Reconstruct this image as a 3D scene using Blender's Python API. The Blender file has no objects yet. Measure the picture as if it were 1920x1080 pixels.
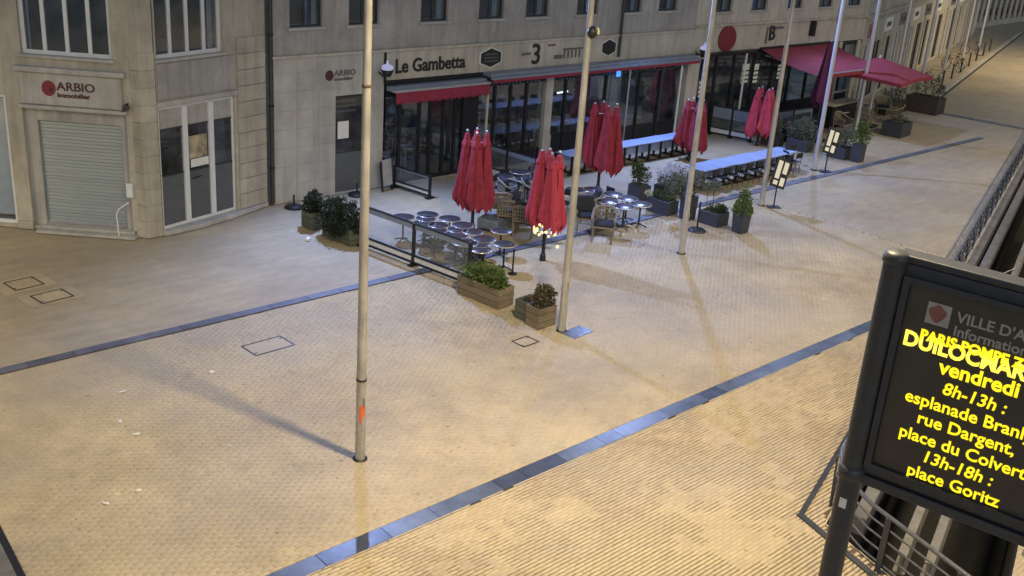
import bpy, math, random
import numpy as np
from mathutils import Vector, Matrix

# ------------------------------------------------------------------ scene, camera, sky, sun, exposure
S = bpy.context.scene
C = S.collection
R_ = math.radians
S.render.engine = 'CYCLES'
cam_d = bpy.data.cameras.new('camera'); cam = bpy.data.objects.new('camera', cam_d); C.objects.link(cam)
fw = Vector((0.64732258, 0.67080121, -0.36193814)); rt = Vector((0.73591528, -0.6736922, 0.06758345)); up = Vector((0.19849984, 0.3101041, 0.92974903))
cam.matrix_world = Matrix(((rt.x, up.x, -fw.x, 0), (rt.y, up.y, -fw.y, 0), (rt.z, up.z, -fw.z, 10.0), (0, 0, 0, 1)))
cam_d.sensor_width = 36.0; cam_d.lens = 1988.13 / 1920 * 36; cam_d.clip_end = 1000; cam_d.clip_start = 0.1
S.camera = cam
S.view_settings.view_transform = 'Standard'; S.view_settings.look = 'None'; S.view_settings.gamma = 1.0
S.view_settings.exposure = 0.18; S.view_settings.use_curve_mapping = False
W = bpy.data.worlds.new('World'); S.world = W; W.use_nodes = True
wn = W.node_tree.nodes; wl = W.node_tree.links
sky = wn.new('ShaderNodeTexSky'); sky.sky_type = 'NISHITA'; sky.sun_disc = False
SUN_EL, SUN_AZ = 24.0, 235.0          # faint moonlight from behind the camera, compass angle in the XY plane
sky.sun_elevation = R_(SUN_EL); sky.sun_rotation = R_(90 - SUN_AZ)
sky.air_density = 1.2; sky.ozone_density = 3.0
bg = wn['Background']; bg.inputs['Strength'].default_value = 0.068
wl.new(sky.outputs[0], bg.inputs['Color'])
sun_d = bpy.data.lights.new('sun', 'SUN'); sun_d.energy = 0.05; sun_d.angle = R_(3); sun_d.color = (1, .93, .85)
sun = bpy.data.objects.new('sun', sun_d); C.objects.link(sun)
sd = Vector((math.cos(R_(SUN_AZ)) * math.cos(R_(SUN_EL)), math.sin(R_(SUN_AZ)) * math.cos(R_(SUN_EL)), math.sin(R_(SUN_EL))))
sun.rotation_euler = sd.to_track_quat('Z', 'Y').to_euler(); sun.location = (0, 0, 30)

# ------------------------------------------------------------------ materials
MATS = {}
def mat(name, col, col2=None, rough=.7, metal=0., nscale=6., ndetail=5., bump=0., bscale=None, spec=.5, isl=0., emit=None, estr=0., stain=None, spots=False, streak=None, patch=None, stretch=None, trans=0.):
    m = bpy.data.materials.new(name); m.use_nodes = True; MATS[name] = m
    nt = m.node_tree; n = nt.nodes; l = nt.links; b = n['Principled BSDF']
    b.inputs['Roughness'].default_value = rough; b.inputs['Metallic'].default_value = metal
    b.inputs['Specular IOR Level'].default_value = spec
    tc = n.new('ShaderNodeTexCoord'); vec = tc.outputs['Object']
    if stretch:
        mp = n.new('ShaderNodeMapping'); mp.inputs['Scale'].default_value = stretch; l.new(vec, mp.inputs[0]); vec = mp.outputs[0]
    col2 = col2 or tuple(c * .75 for c in col)
    nz = n.new('ShaderNodeTexNoise'); nz.inputs['Scale'].default_value = nscale; nz.inputs['Detail'].default_value = ndetail; nz.inputs['Roughness'].default_value = .62
    l.new(vec, nz.inputs['Vector'])
    rp = n.new('ShaderNodeMapRange'); rp.inputs[1].default_value = .3; rp.inputs[2].default_value = .7; l.new(nz.outputs[0], rp.inputs[0])
    mx = n.new('ShaderNodeMix'); mx.data_type = 'RGBA'; mx.inputs[6].default_value = (*col, 1); mx.inputs[7].default_value = (*col2, 1)
    l.new(rp.outputs[0], mx.inputs[0]); out = mx.outputs[2]
    if isl:
        g = n.new('ShaderNodeNewGeometry'); oi = n.new('ShaderNodeObjectInfo')
        ad = n.new('ShaderNodeMath'); ad.operation = 'ADD'; l.new(g.outputs['Random Per Island'], ad.inputs[0]); l.new(oi.outputs['Random'], ad.inputs[1])
        fr = n.new('ShaderNodeMath'); fr.operation = 'FRACT'; l.new(ad.outputs[0], fr.inputs[0])
        mr = n.new('ShaderNodeMapRange'); mr.inputs[3].default_value = 1 - isl; mr.inputs[4].default_value = 1 + isl; l.new(fr.outputs[0], mr.inputs[0])
        vm = n.new('ShaderNodeVectorMath'); vm.operation = 'SCALE'; l.new(out, vm.inputs[0]); l.new(mr.outputs[0], vm.inputs['Scale']); out = vm.outputs[0]
    if stain:
        s2 = n.new('ShaderNodeTexNoise'); s2.inputs['Scale'].default_value = stain[0]; s2.inputs['Detail'].default_value = 8; s2.inputs['Roughness'].default_value = .7
        gp = n.new('ShaderNodeNewGeometry'); l.new(gp.outputs['Position'], s2.inputs['Vector'])
        mr = n.new('ShaderNodeMapRange'); mr.inputs[1].default_value = .38; mr.inputs[2].default_value = .66; mr.inputs[3].default_value = stain[1]; mr.inputs[4].default_value = stain[2]; l.new(s2.outputs[0], mr.inputs[0])
        vm = n.new('ShaderNodeVectorMath'); vm.operation = 'SCALE'; l.new(out, vm.inputs[0]); l.new(mr.outputs[0], vm.inputs['Scale']); out = vm.outputs[0]
    if patch:      # large worn and discoloured areas
        gs = n.new('ShaderNodeNewGeometry')
        for sc, lo, hi, amt, pc in patch:
            ns = n.new('ShaderNodeTexNoise'); ns.inputs['Scale'].default_value = sc; ns.inputs['Detail'].default_value = 7; ns.inputs['Roughness'].default_value = .6; ns.inputs['Distortion'].default_value = .6; l.new(gs.outputs['Position'], ns.inputs['Vector'])
            sr = n.new('ShaderNodeMapRange'); sr.inputs[1].default_value = lo; sr.inputs[2].default_value = hi; sr.inputs[4].default_value = amt; l.new(ns.outputs[0], sr.inputs[0])
            pm_ = n.new('ShaderNodeMix'); pm_.data_type = 'RGBA'; l.new(sr.outputs[0], pm_.inputs[0]); l.new(out, pm_.inputs[6]); pm_.inputs[7].default_value = (*pc, 1); out = pm_.outputs[2]
    if streak:     # rain streaks running down the face
        gs = n.new('ShaderNodeNewGeometry'); ms = n.new('ShaderNodeMapping'); ms.inputs['Scale'].default_value = (2.6, 2.6, .16); l.new(gs.outputs['Position'], ms.inputs[0])
        ns = n.new('ShaderNodeTexNoise'); ns.inputs['Scale'].default_value = 1.6; ns.inputs['Detail'].default_value = 6; ns.inputs['Roughness'].default_value = .65; l.new(ms.outputs[0], ns.inputs['Vector'])
        sr = n.new('ShaderNodeMapRange'); sr.inputs[1].default_value = .36; sr.inputs[2].default_value = .56; sr.inputs[3].default_value = streak; sr.inputs[4].default_value = 1.03; l.new(ns.outputs[0], sr.inputs[0])
        vm = n.new('ShaderNodeVectorMath'); vm.operation = 'SCALE'; l.new(out, vm.inputs[0]); l.new(sr.outputs[0], vm.inputs['Scale']); out = vm.outputs[0]
    if spots:      # chewing gum, drips and small worn pale patches
        gp = n.new('ShaderNodeNewGeometry')
        for sc, rad, val in ((2.3, .055, .62), (5.1, .07, .8), (1.1, .05, 1.18)):
            vo = n.new('ShaderNodeTexVoronoi'); vo.inputs['Scale'].default_value = sc; dn = n.new('ShaderNodeTexNoise'); dn.inputs['Scale'].default_value = 9; l.new(gp.outputs['Position'], dn.inputs['Vector'])
            va = n.new('ShaderNodeVectorMath'); va.operation = 'MULTIPLY_ADD'; va.inputs[1].default_value = (.12, .12, 0); l.new(dn.outputs['Color'], va.inputs[0]); l.new(gp.outputs['Position'], va.inputs[2]); l.new(va.outputs[0], vo.inputs['Vector'])
            sr = n.new('ShaderNodeMapRange'); sr.inputs[1].default_value = rad; sr.inputs[2].default_value = rad * 1.6; sr.inputs[3].default_value = val; sr.inputs[4].default_value = 1; l.new(vo.outputs['Distance'], sr.inputs[0])
            vm = n.new('ShaderNodeVectorMath'); vm.operation = 'SCALE'; l.new(out, vm.inputs[0]); l.new(sr.outputs[0], vm.inputs['Scale']); out = vm.outputs[0]
    l.new(out, b.inputs['Base Color'])
    if bump:
        nb = n.new('ShaderNodeTexNoise'); nb.inputs['Scale'].default_value = bscale or nscale * 4; nb.inputs['Detail'].default_value = 4; l.new(vec, nb.inputs['Vector'])
        bp = n.new('ShaderNodeBump'); bp.inputs['Strength'].default_value = bump; bp.inputs['Distance'].default_value = .02
        l.new(nb.outputs[0], bp.inputs['Height']); l.new(bp.outputs[0], b.inputs['Normal'])
    if emit:
        b.inputs['Emission Color'].default_value = (*emit, 1); b.inputs['Emission Strength'].default_value = estr
    if trans: b.inputs['Transmission Weight'].default_value = trans
    return m

def glass_mat(name, tint=(.8, .85, .9), opac=.0, rough=.02, refl=1.45, dirt=.06):
    m = bpy.data.materials.new(name); m.use_nodes = True; MATS[name] = m
    nt = m.node_tree; n = nt.nodes; l = nt.links; n.remove(n['Principled BSDF']); o = n['Material Output']
    tr = n.new('ShaderNodeBsdfTransparent'); tr.inputs[0].default_value = (*tint, 1)
    gl = n.new('ShaderNodeBsdfGlossy'); gl.inputs['Roughness'].default_value = rough
    fr = n.new('ShaderNodeFresnel'); gq = n.new('ShaderNodeNewGeometry'); ir = n.new('ShaderNodeMapRange'); ir.inputs[3].default_value = refl; ir.inputs[4].default_value = 1 / refl; l.new(gq.outputs['Backfacing'], ir.inputs[0]); l.new(ir.outputs[0], fr.inputs[0])
    mx = n.new('ShaderNodeMixShader'); l.new(fr.outputs[0], mx.inputs[0]); l.new(tr.outputs[0], mx.inputs[1]); l.new(gl.outputs[0], mx.inputs[2])
    df = n.new('ShaderNodeBsdfDiffuse'); df.inputs[0].default_value = (.5, .52, .55, 1)
    tc = n.new('ShaderNodeTexCoord'); nz = n.new('ShaderNodeTexNoise'); nz.inputs['Scale'].default_value = 2.5; nz.inputs['Detail'].default_value = 6; l.new(tc.outputs['Object'], nz.inputs[0])
    mr = n.new('ShaderNodeMapRange'); mr.inputs[1].default_value = .35; mr.inputs[2].default_value = .75; mr.inputs[3].default_value = opac; mr.inputs[4].default_value = opac + dirt; l.new(nz.outputs[0], mr.inputs[0])
    m2 = n.new('ShaderNodeMixShader'); l.new(mr.outputs[0], m2.inputs[0]); l.new(mx.outputs[0], m2.inputs[1]); l.new(df.outputs[0], m2.inputs[2])
    l.new(m2.outputs[0], o.inputs[0]); return m

def leaf_mat(name, c1, c2):
    m = bpy.data.materials.new(name); m.use_nodes = True; MATS[name] = m
    nt = m.node_tree; n = nt.nodes; l = nt.links; b = n['Principled BSDF']
    g = n.new('ShaderNodeNewGeometry'); mx = n.new('ShaderNodeMix'); mx.data_type = 'RGBA'
    mx.inputs[6].default_value = (*c1, 1); mx.inputs[7].default_value = (*c2, 1); l.new(g.outputs['Random Per Island'], mx.inputs[0])
    l.new(mx.outputs[2], b.inputs['Base Color']); b.inputs['Roughness'].default_value = .55; b.inputs['Specular IOR Level'].default_value = .35
    t = n.new('ShaderNodeBsdfTranslucent'); l.new(mx.outputs[2], t.inputs[0]); ms = n.new('ShaderNodeMixShader'); ms.inputs[0].default_value = .25
    l.new(b.outputs[0], ms.inputs[1]); l.new(t.outputs[0], ms.inputs[2]); l.new(ms.outputs[0], n['Material Output'].inputs[0]); return m

def emit_mat(name, col, s):
    m = bpy.data.materials.new(name); m.use_nodes = True; MATS[name] = m
    n = m.node_tree.nodes; e = n.new('ShaderNodeEmission'); e.inputs[0].default_value = (*col, 1); e.inputs[1].default_value = s
    m.node_tree.links.new(e.outputs[0], n['Material Output'].inputs[0]); return m

PATCH = ((.16, .44, .62, .45, (.37, .34, .295)), (.27, .50, .70, .45, (.50, .42, .22)), (1.3, .56, .70, .4, (.30, .25, .17)))
mat('paver_worn', (.48, .395, .245), (.43, .355, .23), rough=.6, nscale=2.5, isl=.03, bump=.2, bscale=60, stain=(.42, .74, 1.12), spots=True, patch=PATCH, spec=.4)
mat('paver', (.49, .395, .245), (.43, .345, .22), rough=.62, nscale=3.5, isl=.09, bump=.25, bscale=60, stain=(.5, .78, 1.1), spots=True, patch=PATCH, spec=.4)
mat('joint_sand', (.10, .073, .042), (.065, .048, .03), rough=.95, nscale=9)
mat('bluestone', (.10, .125, .195), (.065, .08, .13), rough=.26, nscale=3, isl=.45, bump=.12, bscale=40, stain=(1.2, .8, 1.2), spec=.8)
mat('bluestone_matt', (.12, .13, .17), (.085, .09, .125), rough=.5, nscale=3, isl=.2, bump=.15, bscale=40, stain=(1.2, .8, 1.2))
mat('limestone', (.46, .43, .36), (.385, .355, .295), streak=.84, rough=.85, nscale=2.2, bump=.25, bscale=30, stain=(.55, .78, 1.1), isl=.06)
mat('limestone_pale', (.45, .44, .415), (.385, .375, .35), streak=.86, rough=.85, nscale=2.0, bump=.2, bscale=30, stain=(.6, .82, 1.08))
mat('render_grey', (.38, .37, .355), (.31, .30, .29), streak=.82, rough=.88, nscale=1.4, bump=.2, bscale=40, stain=(.7, .8, 1.1))
mat('fascia', (.48, .45, .39), (.43, .40, .345), streak=.82, rough=.8, nscale=1.2, bump=.1, bscale=40, stain=(.8, .85, 1.07))
mat('white_paint', (.66, .68, .70), (.58, .60, .63), rough=.45, nscale=5, bump=.05)
mat('dark_frame', (.022, .024, .028), (.014, .015, .018), rough=.4, nscale=8, metal=.3)
mat('black_metal', (.02, .021, .024), (.03, .03, .032), rough=.45, nscale=12, metal=.4)
mat('sign_grey', (.045, .049, .058), (.032, .035, .042), rough=.45, nscale=9, metal=.1, bump=.08)
mat('rail_grey', (.15, .158, .18), (.09, .095, .11), rough=.35, nscale=14, metal=.5, bump=.1)
mat('steel', (.52, .50, .465), (.38, .365, .335), rough=.36, nscale=5, metal=.35, bump=.08, stretch=(3, 3, .4), stain=(1.3, .75, 1.1))
mat('steel_blue', (.56, .57, .62), (.46, .47, .52), rough=.34, nscale=5, metal=.35, bump=.08, stretch=(3, 3, .4))
mat('shutter_metal', (.40, .455, .49), (.33, .385, .42), rough=.38, nscale=2.5, metal=.55, bump=.05, stretch=(.3, 1, 3), isl=.05)
mat('door_panel', (.10, .108, .12), (.08, .086, .098), rough=.45, nscale=4)
mat('red_fabric', (.47, .05, .085), (.31, .028, .055), rough=.85, nscale=5, bump=.25, bscale=90)
mat('red_fabric_dim_light', (.34, .034, .06), (.20, .018, .036), rough=.88, nscale=3.5, bump=.3, bscale=70)  # darker copy of red_fabric, the dimmer cool light is put into the colour
mat('wine_fabric', (.12, .02, .075), (.08, .014, .055), rough=.85, nscale=5, bump=.2, bscale=90)
mat('canopy_red', (.27, .035, .05), (.20, .027, .038), rough=.85, nscale=2, bump=.15, bscale=60)
mat('awning_red', (.27, .025, .055), (.20, .02, .042), rough=.8, nscale=4)
mat('awning_grey', (.25, .29, .37), (.19, .22, .29), rough=.4, nscale=4, metal=.3)
mat('wood', (.21, .175, .115), (.125, .10, .068), rough=.85, nscale=4, bump=.4, bscale=12, stretch=(1, 6, 6), isl=.16)
mat('wood_green', (.105, .11, .08), (.065, .07, .052), rough=.85, nscale=4, bump=.4, bscale=12, stretch=(1, 6, 6), isl=.14)
mat('planter_dark', (.043, .046, .06), (.032, .034, .044), rough=.5, nscale=5, bump=.1)
mat('planter_brown', (.045, .034, .03), (.03, .023, .02), rough=.6, nscale=5, bump=.1)
mat('soil', (.035, .026, .018), (.02, .015, .01), rough=1, nscale=20, bump=.6)
mat('table_metal', (.13, .125, .135), (.08, .078, .09), rough=.3, nscale=6, metal=.6, bump=.1)
mat('table_rim', (.62, .58, .50), (.5, .46, .4), rough=.3, nscale=8, metal=.5)
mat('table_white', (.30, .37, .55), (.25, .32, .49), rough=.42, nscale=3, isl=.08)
mat('wicker', (.24, .21, .155), (.15, .13, .095), rough=.8, nscale=18, bump=.4, bscale=70)
mat('cushion', (.028, .032, .045), (.02, .023, .034), rough=.9, nscale=10, bump=.3, bscale=120)
mat('lounge_blue', (.16, .20, .26), (.12, .15, .20), rough=.8, nscale=6, bump=.2, bscale=60)
mat('bark', (.12, .09, .06), (.07, .052, .035), rough=.95, nscale=12, bump=.5)
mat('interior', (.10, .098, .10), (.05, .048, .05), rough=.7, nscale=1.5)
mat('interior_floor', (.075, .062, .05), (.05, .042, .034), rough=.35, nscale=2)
mat('interior_wood', (.11, .08, .055), (.07, .05, .035), rough=.5, nscale=3)
mat('paper', (.72, .72, .70), (.62, .62, .60), rough=.8, nscale=6)
mat('poster', (.55, .46, .30), (.07, .05, .05), rough=.6, nscale=3.2, ndetail=3)
mat('orange_sticker', (.75, .17, .05), (.6, .12, .05), rough=.5, nscale=10)
mat('letter_black', (.012, .012, .014), (.02, .02, .022), rough=.45, nscale=8)
mat('letter_maroon', (.09, .022, .04), (.06, .018, .03), rough=.5, nscale=8)
mat('letter_grey', (.13, .13, .135), (.10, .10, .105), rough=.5, nscale=8)
mat('logo_red', (.22, .02, .03), (.14, .014, .025), rough=.5, nscale=6)
mat('lettering_panel', (.34, .325, .31), (.29, .28, .265), rough=.5, nscale=8)
mat('logo_rust', (.24, .10, .075), (.18, .075, .055), rough=.5, nscale=8)
mat('screen_black', (.06, .052, .044), (.046, .04, .034), rough=.4, nscale=4)
mat('concrete', (.17, .168, .165), (.115, .113, .11), rough=.9, nscale=3, bump=.3, bscale=25, stain=(.8, .7, 1.1))
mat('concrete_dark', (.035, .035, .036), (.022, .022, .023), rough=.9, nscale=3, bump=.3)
mat('rubble', (.19, .175, .15), (.11, .10, .09), rough=.95, nscale=5, bump=.8, bscale=14)
mat('beam', (.19, .18, .16), (.12, .113, .10), rough=.7, nscale=6, bump=.2)
mat('stone_column', (.45, .41, .34), (.37, .335, .28), rough=.85, nscale=4, bump=.2)
mat('curtain', (.36, .33, .25), (.28, .26, .2), rough=.9, nscale=6)
mat('flower', (.62, .60, .42), (.5, .46, .3), rough=.7, nscale=20)
mat('flower_white', (.62, .62, .68), (.5, .5, .58), rough=.7, nscale=20)
mat('dark_opening', (.012, .012, .014), (.008, .008, .01), rough=.6)
mat('terracotta_sign', (.33, .13, .09), (.26, .10, .07), rough=.6)
mat('alu', (.55, .56, .58), (.45, .46, .48), rough=.35, metal=.7, nscale=8)
glass_mat('glass', refl=1.9); glass_mat('barrier_glass', tint=(.93, .95, .98), opac=.05, dirt=.08); glass_mat('shop_glass', tint=(.55, .56, .58), opac=.03, refl=1.6)
leaf_mat('leaf_box', (.035, .06, .018), (.09, .125, .04)); leaf_mat('leaf_dark', (.016, .026, .016), (.045, .06, .035)); leaf_mat('leaf_olive', (.085, .105, .07), (.19, .21, .155))
leaf_mat('leaf_bright', (.06, .10, .02), (.16, .21, .06)); leaf_mat('leaf_dry', (.06, .045, .022), (.17, .15, .08)); leaf_mat('leaf_petal', (.45, .47, .56), (.62, .64, .72))
emit_mat('led_yellow', (1.0, .78, .02), 1.25); emit_mat('led_hot', (1.0, .82, .08), 1.5)
emit_mat('bulb_warm', (1.0, .72, .36), 1.5); emit_mat('neon_white', (.78, .9, 1.0), 2.2); emit_mat('neon_blue', (.06, .25, 1.0), 1.6)
emit_mat('lantern_glow', (.62, .66, 1.0), .5); emit_mat('lamp_warm', (1.0, .74, .38), 12.0); emit_mat('lamp_cool', (.72, .82, 1.0), 12.0)
emit_mat('lit_window', (1.0, .86, .55), .42); emit_mat('menu_page', (1.0, .9, .66), .62)

def brick_ground():
    m = bpy.data.materials.new('paver_ground'); m.use_nodes = True; MATS['paver_ground'] = m
    nt = m.node_tree; n = nt.nodes; l = nt.links; b = n['Principled BSDF']; b.inputs['Roughness'].default_value = .62; b.inputs['Specular IOR Level'].default_value = .4
    g = n.new('ShaderNodeNewGeometry')
    br = n.new('ShaderNodeTexBrick'); l.new(g.outputs['Position'], br.inputs['Vector'])
    br.inputs['Color1'].default_value = (.45, .37, .24, 1); br.inputs['Color2'].default_value = (.405, .335, .225, 1); br.inputs['Mortar'].default_value = (.25, .205, .135, 1)
    br.inputs['Scale'].default_value = 1.0; br.inputs['Mortar Size'].default_value = .005; br.inputs['Mortar Smooth'].default_value = .3
    br.inputs['Brick Width'].default_value = .215; br.inputs['Row Height'].default_value = .075
    s2 = n.new('ShaderNodeTexNoise'); s2.inputs['Scale'].default_value = .33; s2.inputs['Detail'].default_value = 8; s2.inputs['Roughness'].default_value = .7; l.new(g.outputs['Position'], s2.inputs['Vector'])
    mr = n.new('ShaderNodeMapRange'); mr.inputs[1].default_value = .38; mr.inputs[2].default_value = .66; mr.inputs[3].default_value = .84; mr.inputs[4].default_value = 1.06; l.new(s2.outputs[0], mr.inputs[0])
    s3 = n.new('ShaderNodeTexNoise'); s3.inputs['Scale'].default_value = 2.2; s3.inputs['Detail'].default_value = 6; mp = n.new('ShaderNodeMapping'); mp.inputs['Scale'].default_value = (.35, 1.6, 1); l.new(g.outputs['Position'], mp.inputs[0]); l.new(mp.outputs[0], s3.inputs['Vector'])
    m3 = n.new('ShaderNodeMapRange'); m3.inputs[1].default_value = .35; m3.inputs[2].default_value = .7; m3.inputs[3].default_value = .9; m3.inputs[4].default_value = 1.05; l.new(s3.outputs[0], m3.inputs[0])
    mm = n.new('ShaderNodeMath'); mm.operation = 'MULTIPLY'; l.new(mr.outputs[0], mm.inputs[0]); l.new(m3.outputs[0], mm.inputs[1])
    bo = br.outputs['Color']
    for sc, lo, hi, amt, pc in PATCH:
        ns = n.new('ShaderNodeTexNoise'); ns.inputs['Scale'].default_value = sc; ns.inputs['Detail'].default_value = 7; ns.inputs['Roughness'].default_value = .6; ns.inputs['Distortion'].default_value = .6; l.new(g.outputs['Position'], ns.inputs['Vector'])
        sr = n.new('ShaderNodeMapRange'); sr.inputs[1].default_value = lo; sr.inputs[2].default_value = hi; sr.inputs[4].default_value = amt; l.new(ns.outputs[0], sr.inputs[0])
        pm_ = n.new('ShaderNodeMix'); pm_.data_type = 'RGBA'; l.new(sr.outputs[0], pm_.inputs[0]); l.new(bo, pm_.inputs[6]); pm_.inputs[7].default_value = (*pc, 1); bo = pm_.outputs[2]
    vm = n.new('ShaderNodeVectorMath'); vm.operation = 'SCALE'; l.new(bo, vm.inputs[0]); l.new(mm.outputs[0], vm.inputs['Scale']); l.new(vm.outputs[0], b.inputs['Base Color'])
    bp = n.new('ShaderNodeBump'); bp.inputs['Strength'].default_value = .5; bp.inputs['Distance'].default_value = .006; bp.invert = True; l.new(br.outputs['Fac'], bp.inputs['Height']); l.new(bp.outputs[0], b.inputs['Normal'])
brick_ground()

ORD = ['first', 'second', 'third', 'fourth', 'fifth', 'sixth', 'seventh', 'eighth', 'ninth', 'tenth', 'eleventh', 'twelfth']
# ------------------------------------------------------------------ mesh helpers
class MB:
    def __init__(s): s.v = []; s.f = []; s.sm = []
    def add(s, vs, fs, smooth=False):
        o = len(s.v); s.v += [tuple(v) for v in vs]; s.f += [tuple(i + o for i in f) for f in fs]; s.sm += [smooth] * len(fs); return s
    def box(s, c, d, rz=0., rx=0., ry=0.):
        M = Matrix.Rotation(rz, 3, 'Z') @ Matrix.Rotation(ry, 3, 'Y') @ Matrix.Rotation(rx, 3, 'X'); c = Vector(c); vs = []
        for x in (-.5, .5):
            for y in (-.5, .5):
                for z in (-.5, .5): vs.append(c + M @ Vector((x * d[0], y * d[1], z * d[2])))
        return s.add(vs, [(0, 1, 3, 2), (4, 6, 7, 5), (0, 4, 5, 1), (2, 3, 7, 6), (0, 2, 6, 4), (1, 5, 7, 3)])
    def bx(s, x0, x1, y0, y1, z0, z1): return s.box(((x0 + x1) / 2, (y0 + y1) / 2, (z0 + z1) / 2), (x1 - x0, y1 - y0, z1 - z0))
    def cyl(s, p0, p1, r0, r1=None, n=12, caps=True):
        r1 = r0 if r1 is None else r1; p0 = Vector(p0); p1 = Vector(p1); d = (p1 - p0).normalized()
        a = d.orthogonal().normalized(); b = d.cross(a); vs = []
        for p, r in ((p0, r0), (p1, r1)):
            for i in range(n): t = 2 * math.pi * i / n; vs.append(p + a * math.cos(t) * r + b * math.sin(t) * r)
        s.add(vs, [(i, (i + 1) % n, n + (i + 1) % n, n + i) for i in range(n)], True)
        if caps: s.add(vs[:n], [tuple(range(n - 1, -1, -1))]); s.add(vs[n:], [tuple(range(n))])
        return s
    def lathe(s, prof, n=16, c=(0, 0, 0)):
        vs = []; k = len(prof)
        for i in range(n):
            t = 2 * math.pi * i / n
            for r, z in prof: vs.append((c[0] + r * math.cos(t), c[1] + r * math.sin(t), c[2] + z))
        return s.add(vs, [(i * k + j, ((i + 1) % n) * k + j, ((i + 1) % n) * k + j + 1, i * k + j + 1) for i in range(n) for j in range(k - 1)], True)
    def tube(s, path, r, n=8):
        P = [Vector(p) for p in path]; vs = []; ref = None
        for i, p in enumerate(P):
            d = (P[min(i + 1, len(P) - 1)] - P[max(i - 1, 0)]).normalized()
            a = (d.orthogonal() if ref is None else (ref - d * ref.dot(d))).normalized(); ref = a; b = d.cross(a)
            for j in range(n): t = 2 * math.pi * j / n; vs.append(p + a * math.cos(t) * r + b * math.sin(t) * r)
        m = len(P); s.add(vs, [(i * n + j, i * n + (j + 1) % n, (i + 1) * n + (j + 1) % n, (i + 1) * n + j) for i in range(m - 1) for j in range(n)], True)
        s.add(vs[:n], [tuple(range(n - 1, -1, -1))]); return s.add(vs[-n:], [tuple(range(n))])
    def prism(s, poly, z0, z1):
        n = len(poly); vs = [(x, y, z0) for x, y in poly] + [(x, y, z1) for x, y in poly]
        return s.add(vs, [tuple(range(n - 1, -1, -1)), tuple(range(n, 2 * n))] + [(i, (i + 1) % n, n + (i + 1) % n, n + i) for i in range(n)])
    def plate(s, poly, y0, y1):       # polygon in the local x-z plane, thickness along y
        n = len(poly); vs = [(x, y0, z) for x, z in poly] + [(x, y1, z) for x, z in poly]
        return s.add(vs, [tuple(range(n)), tuple(range(2 * n - 1, n - 1, -1))] + [((i + 1) % n, i, n + i, n + (i + 1) % n) for i in range(n)])
    def sphere(s, c, r, n=10, m=6, sq=1.):
        return s.lathe([(r * math.sin(math.pi * j / m), -r * sq * math.cos(math.pi * j / m)) for j in range(m + 1)], n, c)
    def leaves(s, c, rad, n, size, rnd, shell=.55, cone=0., up=.3):
        for _ in range(n):
            while True:
                p = Vector((rnd.uniform(-1, 1), rnd.uniform(-1, 1), rnd.uniform(-1, 1)))
                q = p.length
                if cone:
                    lim = 1 - cone * (p.z + 1) / 2; h = math.hypot(p.x, p.y)
                    if h <= lim and h >= lim * shell * rnd.random(): break
                elif shell * rnd.random() < q <= 1: break
            pos = Vector(c) + Vector((p.x * rad[0], p.y * rad[1], p.z * rad[2]))
            d = (p + Vector((rnd.gauss(0, .6), rnd.gauss(0, .6), rnd.gauss(up, .6)))).normalized()
            a = d.cross(Vector((rnd.gauss(0, 1), rnd.gauss(0, 1), rnd.gauss(0, 1)))).normalized(); z = size * rnd.uniform(.6, 1.3)
            nn = d.cross(a) * z * .12
            s.add([pos, pos + d * z * .5 + a * z * .28 + nn, pos + d * z, pos + d * z * .5 - a * z * .28 + nn], [(0, 1, 2, 3)])
        return s
    def mesh(s, name):
        m = bpy.data.meshes.new(name); m.from_pydata(s.v, [], s.f); m.polygons.foreach_set('use_smooth', s.sm); m.update(); return m

def link(o): C.objects.link(o); return o
def thing(name, label, cat, loc=(0, 0, 0), rz=0., group=None):
    o = bpy.data.objects.new(name, None); o.empty_display_size = .2; link(o); o.location = loc; o.rotation_euler.z = rz
    o['label'] = label; o['category'] = cat
    if group: o['group'] = group
    return o
def part(name, mb, m, parent=None, loc=(0, 0, 0), rz=0., bev=0., rot=None):
    me = mb if isinstance(mb, bpy.types.Mesh) else mb.mesh(name)
    if not me.materials: me.materials.append(MATS[m])
    o = bpy.data.objects.new(name, me); link(o); o.location = loc; o.rotation_euler = rot or (0, 0, rz)
    if parent: o.parent = parent
    if bev:
        b = o.modifiers.new('bevel', 'BEVEL'); b.width = bev; b.segments = 2; b.limit_method = 'ANGLE'
    return o
def single(name, mb, m, label, cat, loc=(0, 0, 0), rz=0., group=None, bev=0., rot=None):
    o = part(name, mb, m, None, loc, rz, bev, rot); o['label'] = label; o['category'] = cat
    if group: o['group'] = group
    return o
def struct(name, mb, m, parent=None, loc=(0, 0, 0), rz=0., bev=0.):
    o = part(name, mb, m, parent, loc, rz, bev)
    if not parent: o['kind'] = 'structure'
    return o
def copy_tree(o, parent=None, label=None, loc=None, rz=None):
    c = o.copy(); link(c); c.parent = parent
    for ch in list(o.children): copy_tree(ch, c)
    if label: c['label'] = label
    if loc is not None: c.location = loc
    if rz is not None: c.rotation_euler.z = rz
    return c
_tx = {}
def text_mb(t, size, bold=0., depth=.012, align='LEFT', sx=1., shear=0.):
    cu = bpy.data.curves.new('lettering', 'FONT'); cu.body = t; cu.size = size; cu.offset = bold; cu.extrude = depth / 2; cu.align_x = align; cu.resolution_u = 3; cu.shear = shear
    o = bpy.data.objects.new('lettering_tmp', cu); C.objects.link(o); dg = bpy.context.evaluated_depsgraph_get(); dg.update()
    me = bpy.data.meshes.new_from_object(o.evaluated_get(dg)); bpy.data.objects.remove(o); bpy.data.curves.remove(cu); me.materials.clear()
    for v in me.vertices: x, y, z = v.co; v.co = (x * sx, -z, y)
    me.update(); me.name = 'lettering'; return me
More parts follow.
